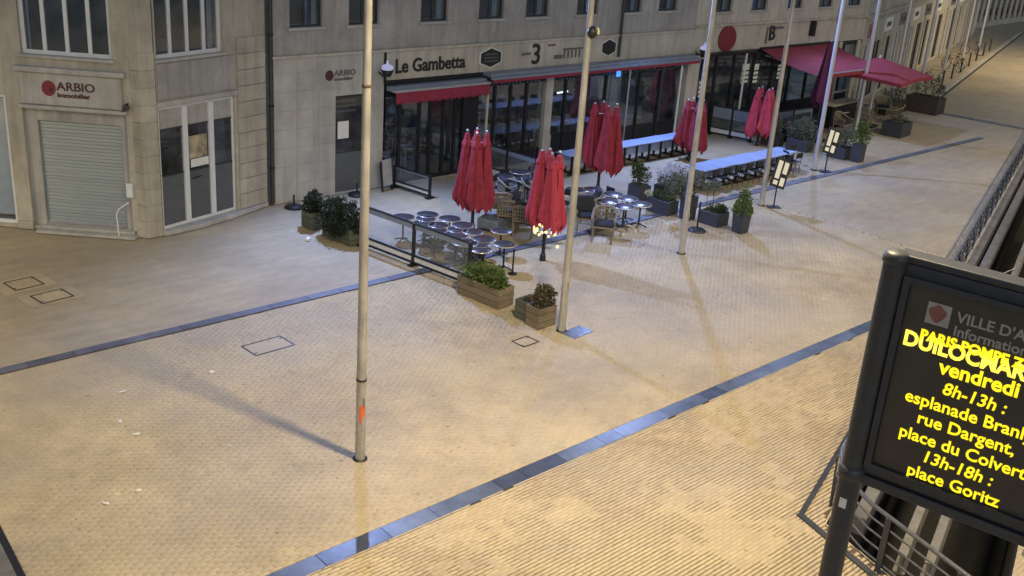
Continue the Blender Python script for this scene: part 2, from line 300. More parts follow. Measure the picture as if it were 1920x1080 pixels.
def words(me, gap):
    iv = sorted((min(me.vertices[i].co.x for i in p.vertices), max(me.vertices[i].co.x for i in p.vertices), p.index) for p in me.polygons); groups = []; end = -1e9
    for a, b, k in iv:
        if a > end + gap: groups.append([])
        groups[-1].append(k); end = max(end, b)
    out = []
    for g in groups:
        used = {}; fs = []
        for k in g: fs.append([used.setdefault(i, len(used)) for i in me.polygons[k].vertices])
        m = bpy.data.meshes.new('lettering'); m.from_pydata([me.vertices[i].co[:] for i in used], [], fs); m.update(); out.append(m)
    return out
def wall_mb(x0, x1, z0, z1, holes, t=.35, y=0.):
    xs = sorted({x0, x1, *[h[0] for h in holes], *[h[1] for h in holes]}); zs = sorted({z0, z1, *[h[2] for h in holes], *[h[3] for h in holes]}); mb = MB()
    inside = lambda a, b: any(h[0] < a < h[1] and h[2] < b < h[3] for h in holes)
    for i in range(len(xs) - 1):
        for j in range(len(zs) - 1):
            if inside((xs[i] + xs[i + 1]) / 2, (zs[j] + zs[j + 1]) / 2): continue
            a, b, c, d = xs[i], xs[i + 1], zs[j], zs[j + 1]
            mb.add([(a, y, c), (b, y, c), (b, y, d), (a, y, d)], [(0, 1, 2, 3)]); mb.add([(a, y + t, c), (b, y + t, c), (b, y + t, d), (a, y + t, d)], [(3, 2, 1, 0)])
    for a, b, c, d in [*holes]:
        mb.add([(a, y, c), (b, y, c), (b, y, d), (a, y, d), (a, y + t, c), (b, y + t, c), (b, y + t, d), (a, y + t, d)], [(0, 4, 5, 1), (1, 5, 6, 2), (2, 6, 7, 3), (3, 7, 4, 0)])
    a, b, c, d = x0, x1, z0, z1
    mb.add([(a, y, c), (b, y, c), (b, y, d), (a, y, d), (a, y + t, c), (b, y + t, c), (b, y + t, d), (a, y + t, d)], [(1, 5, 4, 0), (2, 6, 5, 1), (3, 7, 6, 2), (0, 4, 7, 3)])
    return mb
def window(parent, x0, x1, z0, z1, y, nv=2, frame='white_paint', glass='glass', fw=.07, loc=(0, 0, 0), rz=0., sill=True, back=True, name='window', trans=()):
    f = MB(); f.bx(x0, x0 + fw, y - .03, y + .05, z0, z1).bx(x1 - fw, x1, y - .03, y + .05, z0, z1).bx(x0 + fw, x1 - fw, y - .03, y + .05, z1 - fw, z1).bx(x0 + fw, x1 - fw, y - .03, y + .05, z0, z0 + fw)
    o = part(name, f, frame, parent, loc, rz)
    for i in range(1, nv):
        x = x0 + (x1 - x0) * i / nv; part('mullion', MB().bx(x - fw * .5, x + fw * .5, y - .025, y + .045, z0 + fw, z1 - fw), frame, o)
    for z in trans: part('transom', MB().bx(x0 + fw, x1 - fw, y - .022, y + .042, z - fw * .45, z + fw * .45), frame, o)
    for i in range(nv):
        a = x0 + (x1 - x0) * i / nv; b = x0 + (x1 - x0) * (i + 1) / nv; part('pane', MB().bx(a + fw * .4, b - fw * .4, y + .005, y + .015, z0 + fw * .6, z1 - fw * .6), glass, o)
    if sill: part('sill', MB().bx(x0 - .08, x1 + .08, y - .22, y + .02, z0 - .08, z0 - .002), 'limestone_pale', o, bev=.01)
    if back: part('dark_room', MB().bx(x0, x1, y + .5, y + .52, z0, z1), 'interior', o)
    return o
# ------------------------------------------------------------------ ground, pit, pavers, stone strips
DI = math.atan2(10.73, 33.66); OX, OY = 14.84, 7.77; dv = Vector((math.cos(DI), math.sin(DI))); nv_ = Vector((-dv.y, dv.x))
def ST(s, t): return (OX + dv.x * s + nv_.x * t, OY + dv.y * s + nv_.y * t)      # along / left of the railing
PW = 3.4                                                                         # width of the pit
gm = MB(); Z0 = -.02
fs = lambda t: .71 * t                                                            # oblique front end of the pit
def gquad(pts): gm.add([(x, y, Z0) for x, y in pts], [(0, 1, 2, 3)])
T0 = -.45; fe = lambda t: fs(t) + .35
gquad([ST(-160, T0), ST(200, T0), ST(200, 160), ST(-160, 160)])
gquad([ST(-160, -PW), ST(fe(-PW), -PW), ST(fe(T0), T0), ST(-160, T0)])
gquad([ST(-160, -160), ST(200, -160), ST(200, -PW), ST(-160, -PW)])
gquad([ST(60, -PW), ST(200, -PW), ST(200, T0), ST(60, T0)])
ground = struct('ground', gm, 'paver_ground')
pit = MB(); pa = [ST(fe(T0), T0), ST(60, T0), ST(60, -PW), ST(fe(-PW), -PW)]
for i in range(4):
    a, b = pa[i], pa[(i + 1) % 4]; pit.add([(a[0], a[1], -6), (b[0], b[1], -6), (b[0], b[1], Z0), (a[0], a[1], Z0)], [(0, 1, 2, 3)])
pit.add([(x, y, -6) for x, y in pa], [(0, 1, 2, 3)])
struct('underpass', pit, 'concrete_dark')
# individual brick pavers near the camera
rnd = random.Random(4)
def paver_geo(L, Wd, j, ch=.004):
    x, y = L / 2 - .002, Wd / 2 - j / 2
    v = [(sx * (x - ch), sy * (y - ch), 0) for sx, sy in ((-1, -1), (1, -1), (1, 1), (-1, 1))] + [(sx * x, sy * y, -ch) for sx, sy in ((-1, -1), (1, -1), (1, 1), (-1, 1))] + [(sx * x, sy * y, -.03) for sx, sy in ((-1, -1), (1, -1), (1, 1), (-1, 1))]
    f = [(0, 1, 2, 3)] + [(4 + i, 4 + (i + 1) % 4, (i + 1) % 4, i) for i in range(4)] + [(8 + i, 8 + (i + 1) % 4, 4 + (i + 1) % 4, 4 + i) for i in range(4)]
    return np.array(v), np.array(f)
PL_, PWD = .215, .0757
def in_south(x, y):
    if y > 11.42 or y < 5.2: return False
    t = (x - OX) * nv_.x + (y - OY) * nv_.y; s = (x - OX) * dv.x + (y - OY) * dv.y
    if s > fe(t) - .12 and t < -.38: return False
    return x > 5.0 and y > 15.2 - .755 * x - 1.2 and x < 34
def in_north(x, y): return 11.815 < y < 20.64 and x > 2.5 and y > 16 - .755 * x - .9 and x < 31 and (x - OX) * nv_.x + (y - OY) * nv_.y > -.40
man = [(10.92, 18.9, 1.0, .62), (15.85, 15.85, .52, .42)]
def zone(inside, x0, x1, y0, y1, seed):
    r = np.random.RandomState(seed); out = []; ny = int((y1 - y0) / PWD)
    for k in range(ny):
        y = y0 + (k + .5) * PWD; x = x0 + (.5 * (k % 2) + .06 * r.randn()) * PL_
        while x < x1:
            if inside(x, y) and not any(abs(x - m[0]) < m[2] / 2 + .12 and abs(y - m[1]) < m[3] / 2 + .05 for m in man): out.append((x, y))
            x += PL_
    return out
def paver_mesh(name, pts, j, seed, m='paver', tl=1.):
    v, f = paver_geo(PL_, PWD, j, .004 if tl > .9 else .0018); r = np.random.RandomState(seed); n = len(pts); P = np.array(pts)
    A = r.normal(0, .006 * tl, n); ca, sa = np.cos(A)[:, None], np.sin(A)[:, None]
    P = P + np.stack([r.normal(0, .002, n), r.normal(0, .0012, n)], -1)
    X = v[None, :, 0] * ca - v[None, :, 1] * sa + P[:, 0:1]; Y = v[None, :, 0] * sa + v[None, :, 1] * ca + P[:, 1:2]
    tx, ty = r.normal(0, .005 * tl, (n, 1)), r.normal(0, .010 * tl, (n, 1))
    Zz = v[None, :, 2] + r.normal(0, .0013 * tl, (n, 1)) + tx * v[None, :, 0] + ty * v[None, :, 1]
    V = np.stack([X, Y, Zz], -1).reshape(-1, 3); Fc = (f[None] + (np.arange(n) * len(v))[:, None, None]).reshape(-1, 4)
    me = bpy.data.meshes.new(name); me.vertices.add(len(V)); me.vertices.foreach_set('co', V.ravel()); me.loops.add(Fc.size); me.loops.foreach_set('vertex_index', Fc.ravel())
    me.polygons.add(len(Fc)); me.polygons.foreach_set('loop_start', np.arange(len(Fc)) * 4); me.update(calc_edges=True); me.materials.append(MATS[m]); return me
south = zone(in_south, 5, 31, 5.2, 11.44, 1); north = zone(in_north, 2.4, 31, 11.81, 20.65, 2)
south.sort(key=lambda p: p[0] ** 2 + p[1] ** 2); near, rest = south[:300], south[300:]
pave = struct('pavement', MB().add([(x, y, -.016) for x, y in [(2.5, 13.4), (2.5, 20.66), (31, 20.66), (31, 12.55), ST(.0, -.42), ST(fe(-2.4) - .03, -2.4), (12.9, 5.0)]], [(6, 5, 4, 3, 2, 1, 0)]), 'joint_sand')
v, f = paver_geo(PL_, PWD, .019); pm = bpy.data.meshes.new('brick_paver'); pm.from_pydata([tuple(a) for a in v], [], [tuple(int(i) for i in a) for a in f]); pm.materials.append(MATS['paver'])
for x, y in near:
    o = bpy.data.objects.new('brick_paver', pm); link(o); o.parent = pave; o.location = (x, y, rnd.gauss(0, .0014)); o.rotation_euler = (rnd.gauss(0, .012), rnd.gauss(0, .006), rnd.gauss(0, .012))
o = part('paver_field', paver_mesh('paver_field', rest, .019, 5), 'paver', pave); o['kind'] = 'stuff'
o = part('paver_field', paver_mesh('paver_field', north, .0045, 6, 'paver_worn', .35), 'paver_worn', pave); o['kind'] = 'stuff'

# joints filled level with pale sand in worn patches
mat('filled_joint', (.40, .325, .21), (.31, .25, .165), rough=.95, nscale=5)
sf = MB(); cs = .22; rs = random.Random(77); ph_ = [rs.uniform(0, 6.28) for _ in range(8)]
for i in range(int(28 / cs)):
    for j_ in range(int(16 / cs)):
        x, y = 3 + i * cs, 5 + j_ * cs
        if not ((in_south(x, y) and in_south(x + cs, y + cs) and in_south(x + cs, y) and in_south(x, y + cs)) or (in_north(x, y) and in_north(x + cs, y + cs) and in_north(x + cs, y) and in_north(x, y + cs))): continue
        nz_ = math.sin(x * .9 + ph_[0]) * math.sin(y * 1.1 + ph_[1]) + .7 * math.sin(x * 2.1 + y * 1.3 + ph_[2]) * math.sin(y * 2.3 - x * .7 + ph_[3]) + .5 * math.sin(x * 4.7 + ph_[4]) * math.sin(y * 5.1 + ph_[5]) + rs.gauss(0, .35)
        if nz_ > (.55 if y < 11.6 else -.25): sf.add([(x, y, -.0058), (x + cs, y, -.0058), (x + cs, y + cs, -.0058), (x, y + cs, -.0058)], [(0, 1, 2, 3)])
o = part('joint_fill', sf, 'filled_joint', pave); o['kind'] = 'stuff'

def stone_strip(name, x0, x1, y, w, m, z=.004, lo=.8, hi=1.5, seed=3):
    r = random.Random(seed); root = struct(name, MB().bx(x0, x1, y - w / 2 - .01, y + w / 2 + .01, -.05, -.012), 'joint_sand'); x = x0
    while x < x1:
        L = r.uniform(lo, hi); part('slab', MB().bx(x + .004, min(x + L, x1) - .004, y - w / 2 + .003, y + w / 2 - .003, -.012, z + r.gauss(0, .0012)), m, root, bev=.004); x += L
    return root
stone_strip('stone_strip', 5.0, 31, 11.62, .36, 'bluestone', lo=.5, hi=1.5, seed=5)
stone_strip('stone_strip', 4.0, 50, 20.8, .27, 'bluestone_matt', lo=.9, hi=1.6, seed=8)
r = random.Random(44); mj = MB(); x = 5.0
mat('mortar', (.56, .49, .38), (.44, .38, .29), rough=.9, nscale=8)
while x < 31:
    L = r.uniform(.3, 1.6); mj.bx(x, x + L, 11.418, 11.436 + r.uniform(-.004, .006), -.015, .001); x += L + r.choice((.0, .02, .25))
o = struct('mortar_joint', mj, 'mortar'); o['kind'] = 'stuff'; o['label'] = 'pale mortar joint along the near edge of the blue stone strip'; o['category'] = 'mortar'
cross = struct('stone_strip', MB().box((0, 0, -.03), (.5, 14, .04)), 'joint_sand', loc=(54.4, 21.6, 0), rz=R_(7.5))
for k in range(13): part('slab', MB().bx(-.24, .24, -6.8 + k * 1.05, -5.78 + k * 1.05, -.012, .004), 'bluestone_matt', cross, bev=.004)
# far kerb along the street
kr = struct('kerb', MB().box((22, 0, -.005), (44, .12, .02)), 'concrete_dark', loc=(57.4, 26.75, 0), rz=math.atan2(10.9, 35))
for k in range(44): part('kerb_stone', MB().bx(k + .01, k + .99, .07, .33, -.02, .12), 'limestone', kr, bev=.015)
# manhole covers set in the paving
def manhole(label, x, y, w, d, rz=0.):
    t = thing('manhole_cover', label, 'manhole cover', (x, y, 0), rz); h = .032
    part('frame', MB().bx(-w / 2, w / 2, -d / 2, -d / 2 + h, -.003, .005).bx(-w / 2, w / 2, d / 2 - h, d / 2, -.02, .005).bx(-w / 2, -w / 2 + h, -d / 2 + h, d / 2 - h, -.02, .005).bx(w / 2 - h, w / 2, -d / 2 + h, d / 2 - h, -.02, .005), 'black_metal', t)
    c = part('cover_infill', MB().bx(-w / 2 + h + .004, w / 2 - h - .004, -d / 2 + h + .004, d / 2 - h - .004, -.02, .0), 'paver', t)
    part('surround', MB().bx(-w / 2 - .26, w / 2 + .26, -d / 2 - .13, d / 2 + .13, -.019, -.004), 'paver_worn', t)
    for s in (-1, 1): part('lifting_slot', MB().bx(s * w * .42 - .03, s * w * .42 + .03, s * d * .3 - .02, s * d * .3 + .02, .0005, .0035), 'black_metal', t)
manhole('square paved manhole cover outlined in black left of the nearest flagpole', 10.92, 18.9, 1.0, .62, .02)
manhole('small paved manhole cover in front of the small wooden planters', 15.85, 15.85, .52, .42, .03)
manhole('paved manhole cover nearer the camera of two at the left edge', 8.2, 24.12, .78, .62, .1)
manhole('paved manhole cover nearer the roller shutter of two at the left edge', 7.95, 25.25, .72, .66, .1)
# drain edge and pale slab at the lower left corner
dr = thing('drain_channel', 'dark drain channel with pale slabs at the lower left corner', 'drain', (3.98, 14.55, 0), math.atan2(-1.25, -.12))
part('grate', MB().bx(-1.5, 2.5, -.05, .05, -.02, .012), 'black_metal', dr)
for k in range(4): part('slab', MB().bx(-1.5 + k, -.51 + k, -.75, -.055, -.02, .008), 'concrete', dr, bev=.006)
for i, (x, y) in enumerate([(7.48, 18.57), (6.95, 17.48), (6.98, 16.85), (6.22, 15.06), (5.64, 14.99), (9.3, 18.4)]):
    m = MB(); r = random.Random(i); n = 6
    pts = [(math.cos(a) * r.uniform(.04, .10), math.sin(a) * r.uniform(.03, .06)) for a in [2 * math.pi * k / n for k in range(n)]]
    m.add([(px, py, .004 + r.uniform(0, .02)) for px, py in pts] + [(0, 0, .03)], [(k, (k + 1) % n, n) for k in range(n)])
    single('paper_scrap', m, 'paper', ('pale paper scrap farthest up of those on the left paving', 'pale paper scrap second from the top on the left paving', 'pale paper scrap in the middle of the left paving', 'pale paper scrap lower right of those on the left paving', 'pale paper scrap nearest the lower left corner', 'pale paper scrap nearest the square manhole cover')[i], 'litter', (x, y, 0), i * 1.3, 'paper scraps on the paving')
single('paper_scrap', MB().box((0, 0, .03), (.16, .1, .06), .3, .2), 'paper', 'bright white scrap lying before the green corner planters', 'litter', (15.47, 24.47, 0), .4)

# ------------------------------------------------------------------ railing round the underpass
rail = thing('metal_railing', 'grey metal tube railing round the dark underpass', 'railing', (OX, OY, 0), DI)
t = MB(); corner = []
LEN = 44
def curve_path(z, inset, far=LEN):
    p = [(far, -inset, z), (1.1, -inset, z)]
    c0 = Vector((1.1, -inset)); c1 = Vector((fs(-1.2) + inset * .6, -1.2)); k = Vector((inset * .55, -inset))
    for i in range(1, 9):
        u = i / 8; q = c0 * (1 - u) ** 2 + k * 2 * u * (1 - u) + c1 * u * u; p.append((q.x, q.y, z))
    p.append((fs(-PW) + inset * .6, -PW, z)); return p
for z, ins, r in ((1.0, .33, .036), (.78, .34, .018), (.56, .35, .018), (.34, .36, .018), (.12, .37, .018)):
    part('handrail' if z == 1.0 else 'rail', MB().tube(curve_path(z, ins), r, 8), 'rail_grey', rail)
part('base_plate', MB().bx(-.02, 4.6, -.06, .03, -.01, .03), 'sign_grey', rail); part('base_plate', MB().box((fs(-PW / 2) - .02, -PW / 2, .0125), (.12, PW * 1.24, .04), -math.atan(.71)), 'sign_grey', rail)
for k in range(30):
    x = .6 + k * 1.5
    if x > LEN: break
    part('post', MB().add([(x - .035, -.385, 0), (x + .035, -.385, 0), (x + .035, -.355, 0), (x - .035, -.355, 0), (x - .03, -.345, 1.0), (x + .03, -.345, 1.0), (x + .03, -.315, 1.0), (x - .03, -.315, 1.0)], [(0, 3, 2, 1), (4, 5, 6, 7), (0, 1, 5, 4), (1, 2, 6, 5), (2, 3, 7, 6), (3, 0, 4, 7)]), 'sign_grey', rail)
    part('brace', MB().tube([(x + .05, -.36, .04), (x + .72, -.33, .97)], .026, 6).tube([(x + .78, -.33, .97), (x + 1.45, -.36, .04)], .026, 6), 'dark_frame', rail)
for k in (1.5, 2.7): part('post', MB().box((fs(-k) + .15, -k, .5), (.05, .09, 1.0)), 'sign_grey', rail)
pk = thing('parapet', 'pale double parapet edge just inside the underpass railing', 'parapet', (OX, OY, 0), DI)
for k in range(22):
    part('coping_stone', MB().bx(.7 + k * 2, 2.69 + k * 2, -.66, -.44, -.4, .03), 'concrete', pk, bev=.02); part('coping_stone', MB().bx(.6 + k * 2, 2.59 + k * 2, -1.02, -.78, -.4, -.02), 'concrete', pk, bev=.02)
for nm, y0, lab in (('steel_beam', -1.75, 'pale beam over the dark underpass nearer the railing'), ('steel_beam', -2.18, 'pale beam over the dark underpass farther from the railing')):
    b = thing(nm, lab, 'beam', (OX, OY, 0), DI); part('web', MB().bx(.0, 50, y0 - .03, y0 + .03, -.46, -.14), 'beam', b); part('top_flange', MB().bx(0, 50, y0 - .075, y0 + .075, -.138, -.10), 'beam', b); part('bottom_flange', MB().bx(0, 50, y0 - .1, y0 + .1, -.5, -.462), 'beam', b)
rb = MB(); r = random.Random(9)
for k in range(240):
    x = r.uniform(-2, 6); y = r.uniform(-PW - 2.4, -PW - .05); z = r.uniform(.04, .14); rb.sphere((x, y, -.02), z, 6, 3, .7)
o = struct('rubble', rb, 'rubble', loc=(OX, OY, 0), rz=DI); o['kind'] = 'stuff'; o['label'] = 'rough grey rubble beside the underpass below the display'; o['category'] = 'rubble'

# ------------------------------------------------------------------ electronic city sign
sg = thing('display_sign', 'dark electronic notice sign with yellow text on a round post', 'sign', (9.951, 4.704, 0), R_(-81))
part('post', MB().cyl((0, 0, 0), (0, 0, 6.62), .125, n=24), 'sign_grey', sg)
part('post_cap', MB().lathe([(0, 6.72), (.09, 6.715), (.137, 6.69), (.142, 6.60), (.126, 6.59)], 24), 'sign_grey', sg)
part('collar', MB().lathe([(.126, 4.22), (.15, 4.20), (.15, 4.08), (.126, 4.06)], 24), 'sign_grey', sg)
part('base_flange', MB().lathe([(0, .03), (.25, .03), (.25, 0), (0, 0)], 24), 'sign_grey', sg)
cb = part('cabinet', MB().bx(.10, 2.02, -.02, .26, 4.17, 6.62), 'sign_grey', sg, bev=.03)
part('frame', MB().bx(.13, .20, -.075, -.022, 4.27, 6.50).bx(1.90, 1.97, -.075, -.022, 4.27, 6.50).bx(.20, 1.90, -.075, -.022, 6.43, 6.50).bx(.20, 1.90, -.075, -.022, 4.27, 4.34), 'sign_grey', cb)
part('top_beam', MB().bx(.0, 2.1, -.03, .22, 6.625, 6.70), 'sign_grey', sg, bev=.015)
part('bottom_beam', MB().bx(.0, 2.1, -.05, .24, 4.05, 4.165), 'sign_grey', sg, bev=.015)
sc = part('screen', MB().bx(.205, 1.895, -.034, -.023, 4.345, 6.425), 'screen_black', sg)
yf = -.040
hd = part('header_lettering', text_mb('VILLE D\'ARRAS', .155, .003, .004), 'lettering_panel', sg, (.705, yf, 6.165)); part('header_lettering', text_mb('Informations', .15, .003, .004), 'lettering_panel', sg, (.70, yf, 6.02))
lg = part('emblem', MB().bx(.41, .645, yf - .004, yf + .003, 6.07, 6.30), 'lettering_panel', sg)
part('emblem_mark', MB().plate([(.52 + .085 * math.cos(a) * (1 + .15 * math.sin(3 * a)), 6.19 + .085 * math.sin(a) * (1 + .15 * math.cos(4 * a))) for a in [i * math.pi / 9 for i in range(18)]], yf - .008, yf - .005), 'logo_rust', lg)
cx = 1.04
for body, z, size, sh in (('vendredi', 5.585, .22, 0), ('8h-13h :', 5.375, .188, .14), ('esplanade Branly,', 5.175, .188, 0), ('rue Dargent,', 4.975, .188, 0), ('place du Colvert', 4.765, .188, 0), ('13h-18h :', 4.57, .188, .14), ('place Goritz', 4.365, .188, 0)):
    for w_ in words(text_mb(body, size, .003 if body != 'vendredi' else .006, .004, 'CENTER', shear=sh), .02): part('led_text', w_, 'led_yellow', sc, (cx, yf, z))
part('led_text', text_mb('DUILOCMARZOS', .225, .008, .004, 'CENTER', .92), 'led_hot', sc, (cx, yf, 5.775)); part('led_text', text_mb('PARIS POMPE ZERO', .15, .006, .004, 'CENTER', .98), 'led_yellow', sc, (cx, yf - .004, 5.885))
part('sticker', MB().bx(-.03, .05, -.128, -.122, 3.72, 3.84), 'paper', sg)
# ------------------------------------------------------------------ lamps that light the square
def street_lamp(label, x, y, h, power, col, az, rad=.45):
    t = thing('hanging_lamp', label, 'street lamp', (x, y, 0), az, 'street lamps hung on wires over the square')
    part('span_wire', MB().tube([(-14, 0, h + 1.6), (-5, 0, h + .75), (0, 0, h + .6), (5, 0, h + .75), (14, 0, h + 1.6)], .008, 4), 'black_metal', t); part('hanger', MB().cyl((0, 0, h + .34), (0, 0, h + .61), .02, n=8), 'black_metal', t)
    hd = part('lamp_head', MB().lathe([(0, h + .36), (.16, h + .34), (.34, h + .22), (.36, h + .17), (0, h + .17)], 18), 'sign_grey', t)
    part('diffuser', MB().lathe([(0, h + .10), (.2, h + .12), (.3, h + .165), (0, h + .168)], 18), 'lamp_warm', hd)
    d = bpy.data.lights.new('lamp_light', 'SPOT'); d.energy = power; d.color = col; d.shadow_soft_size = rad; d.spot_size = R_(156); d.spot_blend = .75
    o = bpy.data.objects.new('lamp_light', d); link(o); o.parent = t; o.location = (0, 0, h + .05)
WARM = (1.0, .79, .47)
for lab, x, y, h, pw in (('hanging street lamp nearest the display sign', 11.2, 8.0, 12.5, 9600), ('hanging street lamp beyond the left corner building', -7.0, 26.5, 10.0, 10500), ('hanging street lamp over the middle of the underpass', 28.0, 5.5, 13.0, 6600), ('hanging street lamp over the far end of the underpass', 46.0, 11.5, 12.0, 4200), ('hanging street lamp over the far street', 78.0, 24.0, 11.0, 9500)): street_lamp(lab, x, y, h, pw, WARM, R_(-50))
def floodlight(label, x, y, z, power):
    t = thing('floodlight', label, 'floodlight', (x, y, z), 0, 'cool floodlights on the facade')
    part('bracket', MB().box((0, .3, .0), (.06, .6, .06)), 'dark_frame', t); h = part('housing', MB().box((0, 0, 0), (.4, .2, .3), rx=-.6), 'dark_frame', t, bev=.02)
    part('lens', MB().box((0, -.06, -.09), (.36, .02, .24), rx=-.6), 'lamp_cool', h)
    d = bpy.data.lights.new('lamp_light', 'SPOT'); d.energy = power; d.color = (.34, .48, 1.0); d.shadow_soft_size = .12; d.spot_size = R_(128); d.spot_blend = .6
    o = bpy.data.objects.new('lamp_light', d); link(o); o.parent = t; o.location = (0, -.22, -.2); o.rotation_euler = (R_(-48), 0, 0)
for lab, x, pw in (('floodlight high on the wall above the narrow side door', 18.3, 5200), ('floodlight high on the wall above the hexagon sign', 32.3, 4600), ('floodlight high on the wall above the red awning', 44.5, 1500)): floodlight(lab, x, 26.6, 8.2, pw)

# ------------------------------------------------------------------ flagpoles
def flagpole(label, x, y, m='steel', h=9.6, r0=.092, r1=.06, extra=None):
    t = thing('flagpole', label, 'flagpole', (x, y, 0), 0, 'flagpoles in a slanting row')
    part('shaft', MB().cyl((0, 0, .01), (0, 0, h), r0, r1, 20), m, t); part('base_plate', MB().lathe([(0, .02), (.13, .02), (.135, 0), (0, 0)], 20), 'black_metal', t)
    part('finial', MB().lathe([(0, h + .14), (.05, h + .12), (.075, h + .05), (.06, h)], 14), m, t); part('cleat', MB().box((0, -r0 - .015, 1.2), (.02, .03, .16)), m, t)
    part('access_door', MB().box((.0, -r0 + .004, .75), (.075, .012, .28)), m, t, bev=.004)
    return t
FP = [(9.78, 13.76), (17.0, 15.82), (24.04, 17.88), (30.55, 19.62), (36.8, 21.5), (45.28, 24.67), (52.6, 26.95), (60.2, 29.25), (67.6, 31.5), (75, 33.8), (82.5, 36.1)]
FL = ['tall pale flagpole nearest the camera with an orange sticker near its foot', 'tall pale flagpole beside the small wooden planters with a lamp globe', 'tall steel flagpole standing just right of the round parasol base',
      'tall steel flagpole beside the nearer tilted menu board', 'tall steel flagpole beside the farther tilted menu board', 'bluish flagpole rising behind the round green topiary', 'bluish flagpole rising by the brown planter box',
      'thin far flagpole first beyond the brown planter box', 'thin far flagpole second beyond the brown planter box', 'thin far flagpole third beyond the brown planter box', 'thin far flagpole fourth beyond the brown planter box']
poles = [flagpole(FL[i], x, y, 'steel' if i < 4 else 'steel_blue') for i, (x, y) in enumerate(FP)]
p = poles[0]
st = MB()
for i in range(5):
    a = R_(-142 + i * 13); b = R_(-142 + (i + 1) * 13); st.add([(.094 * math.cos(a), .094 * math.sin(a), .78), (.094 * math.cos(b), .094 * math.sin(b), .78), (.0935 * math.cos(b), .0935 * math.sin(b), 1.12), (.0935 * math.cos(a), .0935 * math.sin(a), 1.12)], [(0, 1, 2, 3)])
part('orange_sticker', st, 'orange_sticker', p); part('clamp_band', MB().lathe([(.093, 1.62), (.098, 1.62), (.098, 1.585), (.093, 1.585)], 20), 'black_metal', p)
part('rope_band', MB().lathe([(.072, 6.78), (.08, 6.77), (.08, 6.74), (.072, 6.73)], 16), 'bark', p)
gl = part('lamp_globe', MB().sphere((0, 0, 7.0), .11, 14, 8, 1.2), 'black_metal', poles[1], (.0, -.1, 0)); part('globe_face', MB().lathe([(0, 0), (.07, .01), (.085, .04)], 12, (0, 0, 0)), 'flower', gl, (.05, -.06, 7.03), rot=(R_(75), 0, R_(15)))
single('base_slab', MB().bx(-.35, .35, -.22, .22, -.01, .012), 'bluestone', 'pale bluish slab beside the foot of the lamp globe flagpole', 'slab', (17.25, 15.55, 0), .1, bev=.004)

# ------------------------------------------------------------------ corner building (rounded corner, roller shutter and glass door)
A0 = Vector((9.6, 29.15)); LA = math.atan2(-2.2, 2.25); B0 = Vector((12.23, 26.85)); LB = math.atan2(1.0, 3.97)
cbd = thing('corner_building', 'pale stone corner building with a roller shutter and a three light door', 'building', (12.0, 27.2, 0))
la = (A0.x - 12, A0.y - 27.2, 0); lb = (B0.x - 12, B0.y - 27.2, 0)
LAkw = dict(loc=la, rz=LA); LBkw = dict(loc=lb, rz=LB)
part('wall', wall_mb(-6, 3.15, 0, 9.5, [(.0, 2.78, .1, 3.45), (-2.2, -.42, .1, 3.7), (.12, 2.5, 4.82, 6.9), (-3.2, -.6, 4.9, 6.9)], .5), 'limestone', cbd, **LAkw)
part('shutter_surround', wall_mb(.0, 2.78, .1, 3.45, [(.33, 2.58, .16, 3.05)], .16, .12), 'render_grey', cbd, **LAkw)
sh = part('roller_shutter', MB().bx(.33, 2.58, .235, .25, .16, 3.05), 'shutter_metal', cbd, **LAkw)
for k in range(30): part('shutter_slat', MB().bx(.335, 2.575, .208 + (.004 if k % 5 == 0 else 0), .234, .165 + k * .0955, .165 + k * .0955 + .084), 'shutter_metal', sh, bev=.006)
part('shutter_bottom_bar', MB().bx(.335, 2.575, .19, .207, .165, .235), 'alu', sh)
part('sign_board', MB().bx(.02, 2.72, -.06, -.004, 3.52, 4.36), 'limestone_pale', cbd, bev=.015, **LAkw)
part('cornice', MB().bx(-.08, 2.85, -.16, -.004, 4.38, 4.52), 'limestone_pale', cbd, bev=.02, **LAkw); part('cornice', MB().bx(-.05, 2.85, -.12, -.004, 3.40, 3.50), 'limestone_pale', cbd, bev=.02, **LAkw)
def logo(parent, x, z, s, y, kw, mred='logo_red', mtxt='letter_maroon'):
    o = Vector(kw['loc']); M = Matrix.Rotation(kw['rz'], 3, 'Z')
    d = part('logo_disc', MB().plate([(x + .17 * s * math.cos(a), z + .19 * s * math.sin(a)) for a in [i * math.pi / 12 for i in range(24)]], y - .012, y), mred, parent, **kw)
    part('logo_dot', MB().plate([(x + .06 * s + .04 * s * math.cos(a), z - .04 * s + .05 * s * math.sin(a)) for a in [i * math.pi / 6 for i in range(12)]], y - .018, y - .0125), 'letter_black', d)
    for txt, dz, sz in (('ARBIO', -.03, .29), ('immobilier', -.20, .155)):
        q = o + M @ Vector((x + .2 * s, y - .006, z + dz * s)); part('lettering', text_mb(txt, sz * s, .006, .01, sx=1.12 if sz > .2 else 1.2), mtxt, parent, tuple(q), kw['rz'])
logo(cbd, .80, 3.97, 1.08, -.065, LAkw)
part('doorstep', MB().bx(.22, 2.95, -.36, .1, 0, .08), 'limestone_pale', cbd, bev=.015, **LAkw); part('doorstep', MB().bx(.3, 2.86, -.16, .1, .082, .16), 'limestone_pale', cbd, bev=.015, **LAkw)
part('plinth', MB().bx(-.4, .02, -.08, -.003, 0, .22), 'limestone', cbd, bev=.015, **LAkw); part('plinth', MB().bx(2.9, 3.3, -.09, -.003, 0, .2), 'limestone', cbd, bev=.015, **LAkw)
part('wall_box', MB().bx(2.68, 2.86, -.09, -.003, 1.12, 1.52), 'white_paint', cbd, bev=.02, **LAkw); part('handrail', MB().tube([(2.72, -.05, .98), (2.5, -.24, .82), (2.47, -.32, .7), (2.5, -.32, .05)], .018), 'white_paint', cbd, **LAkw)
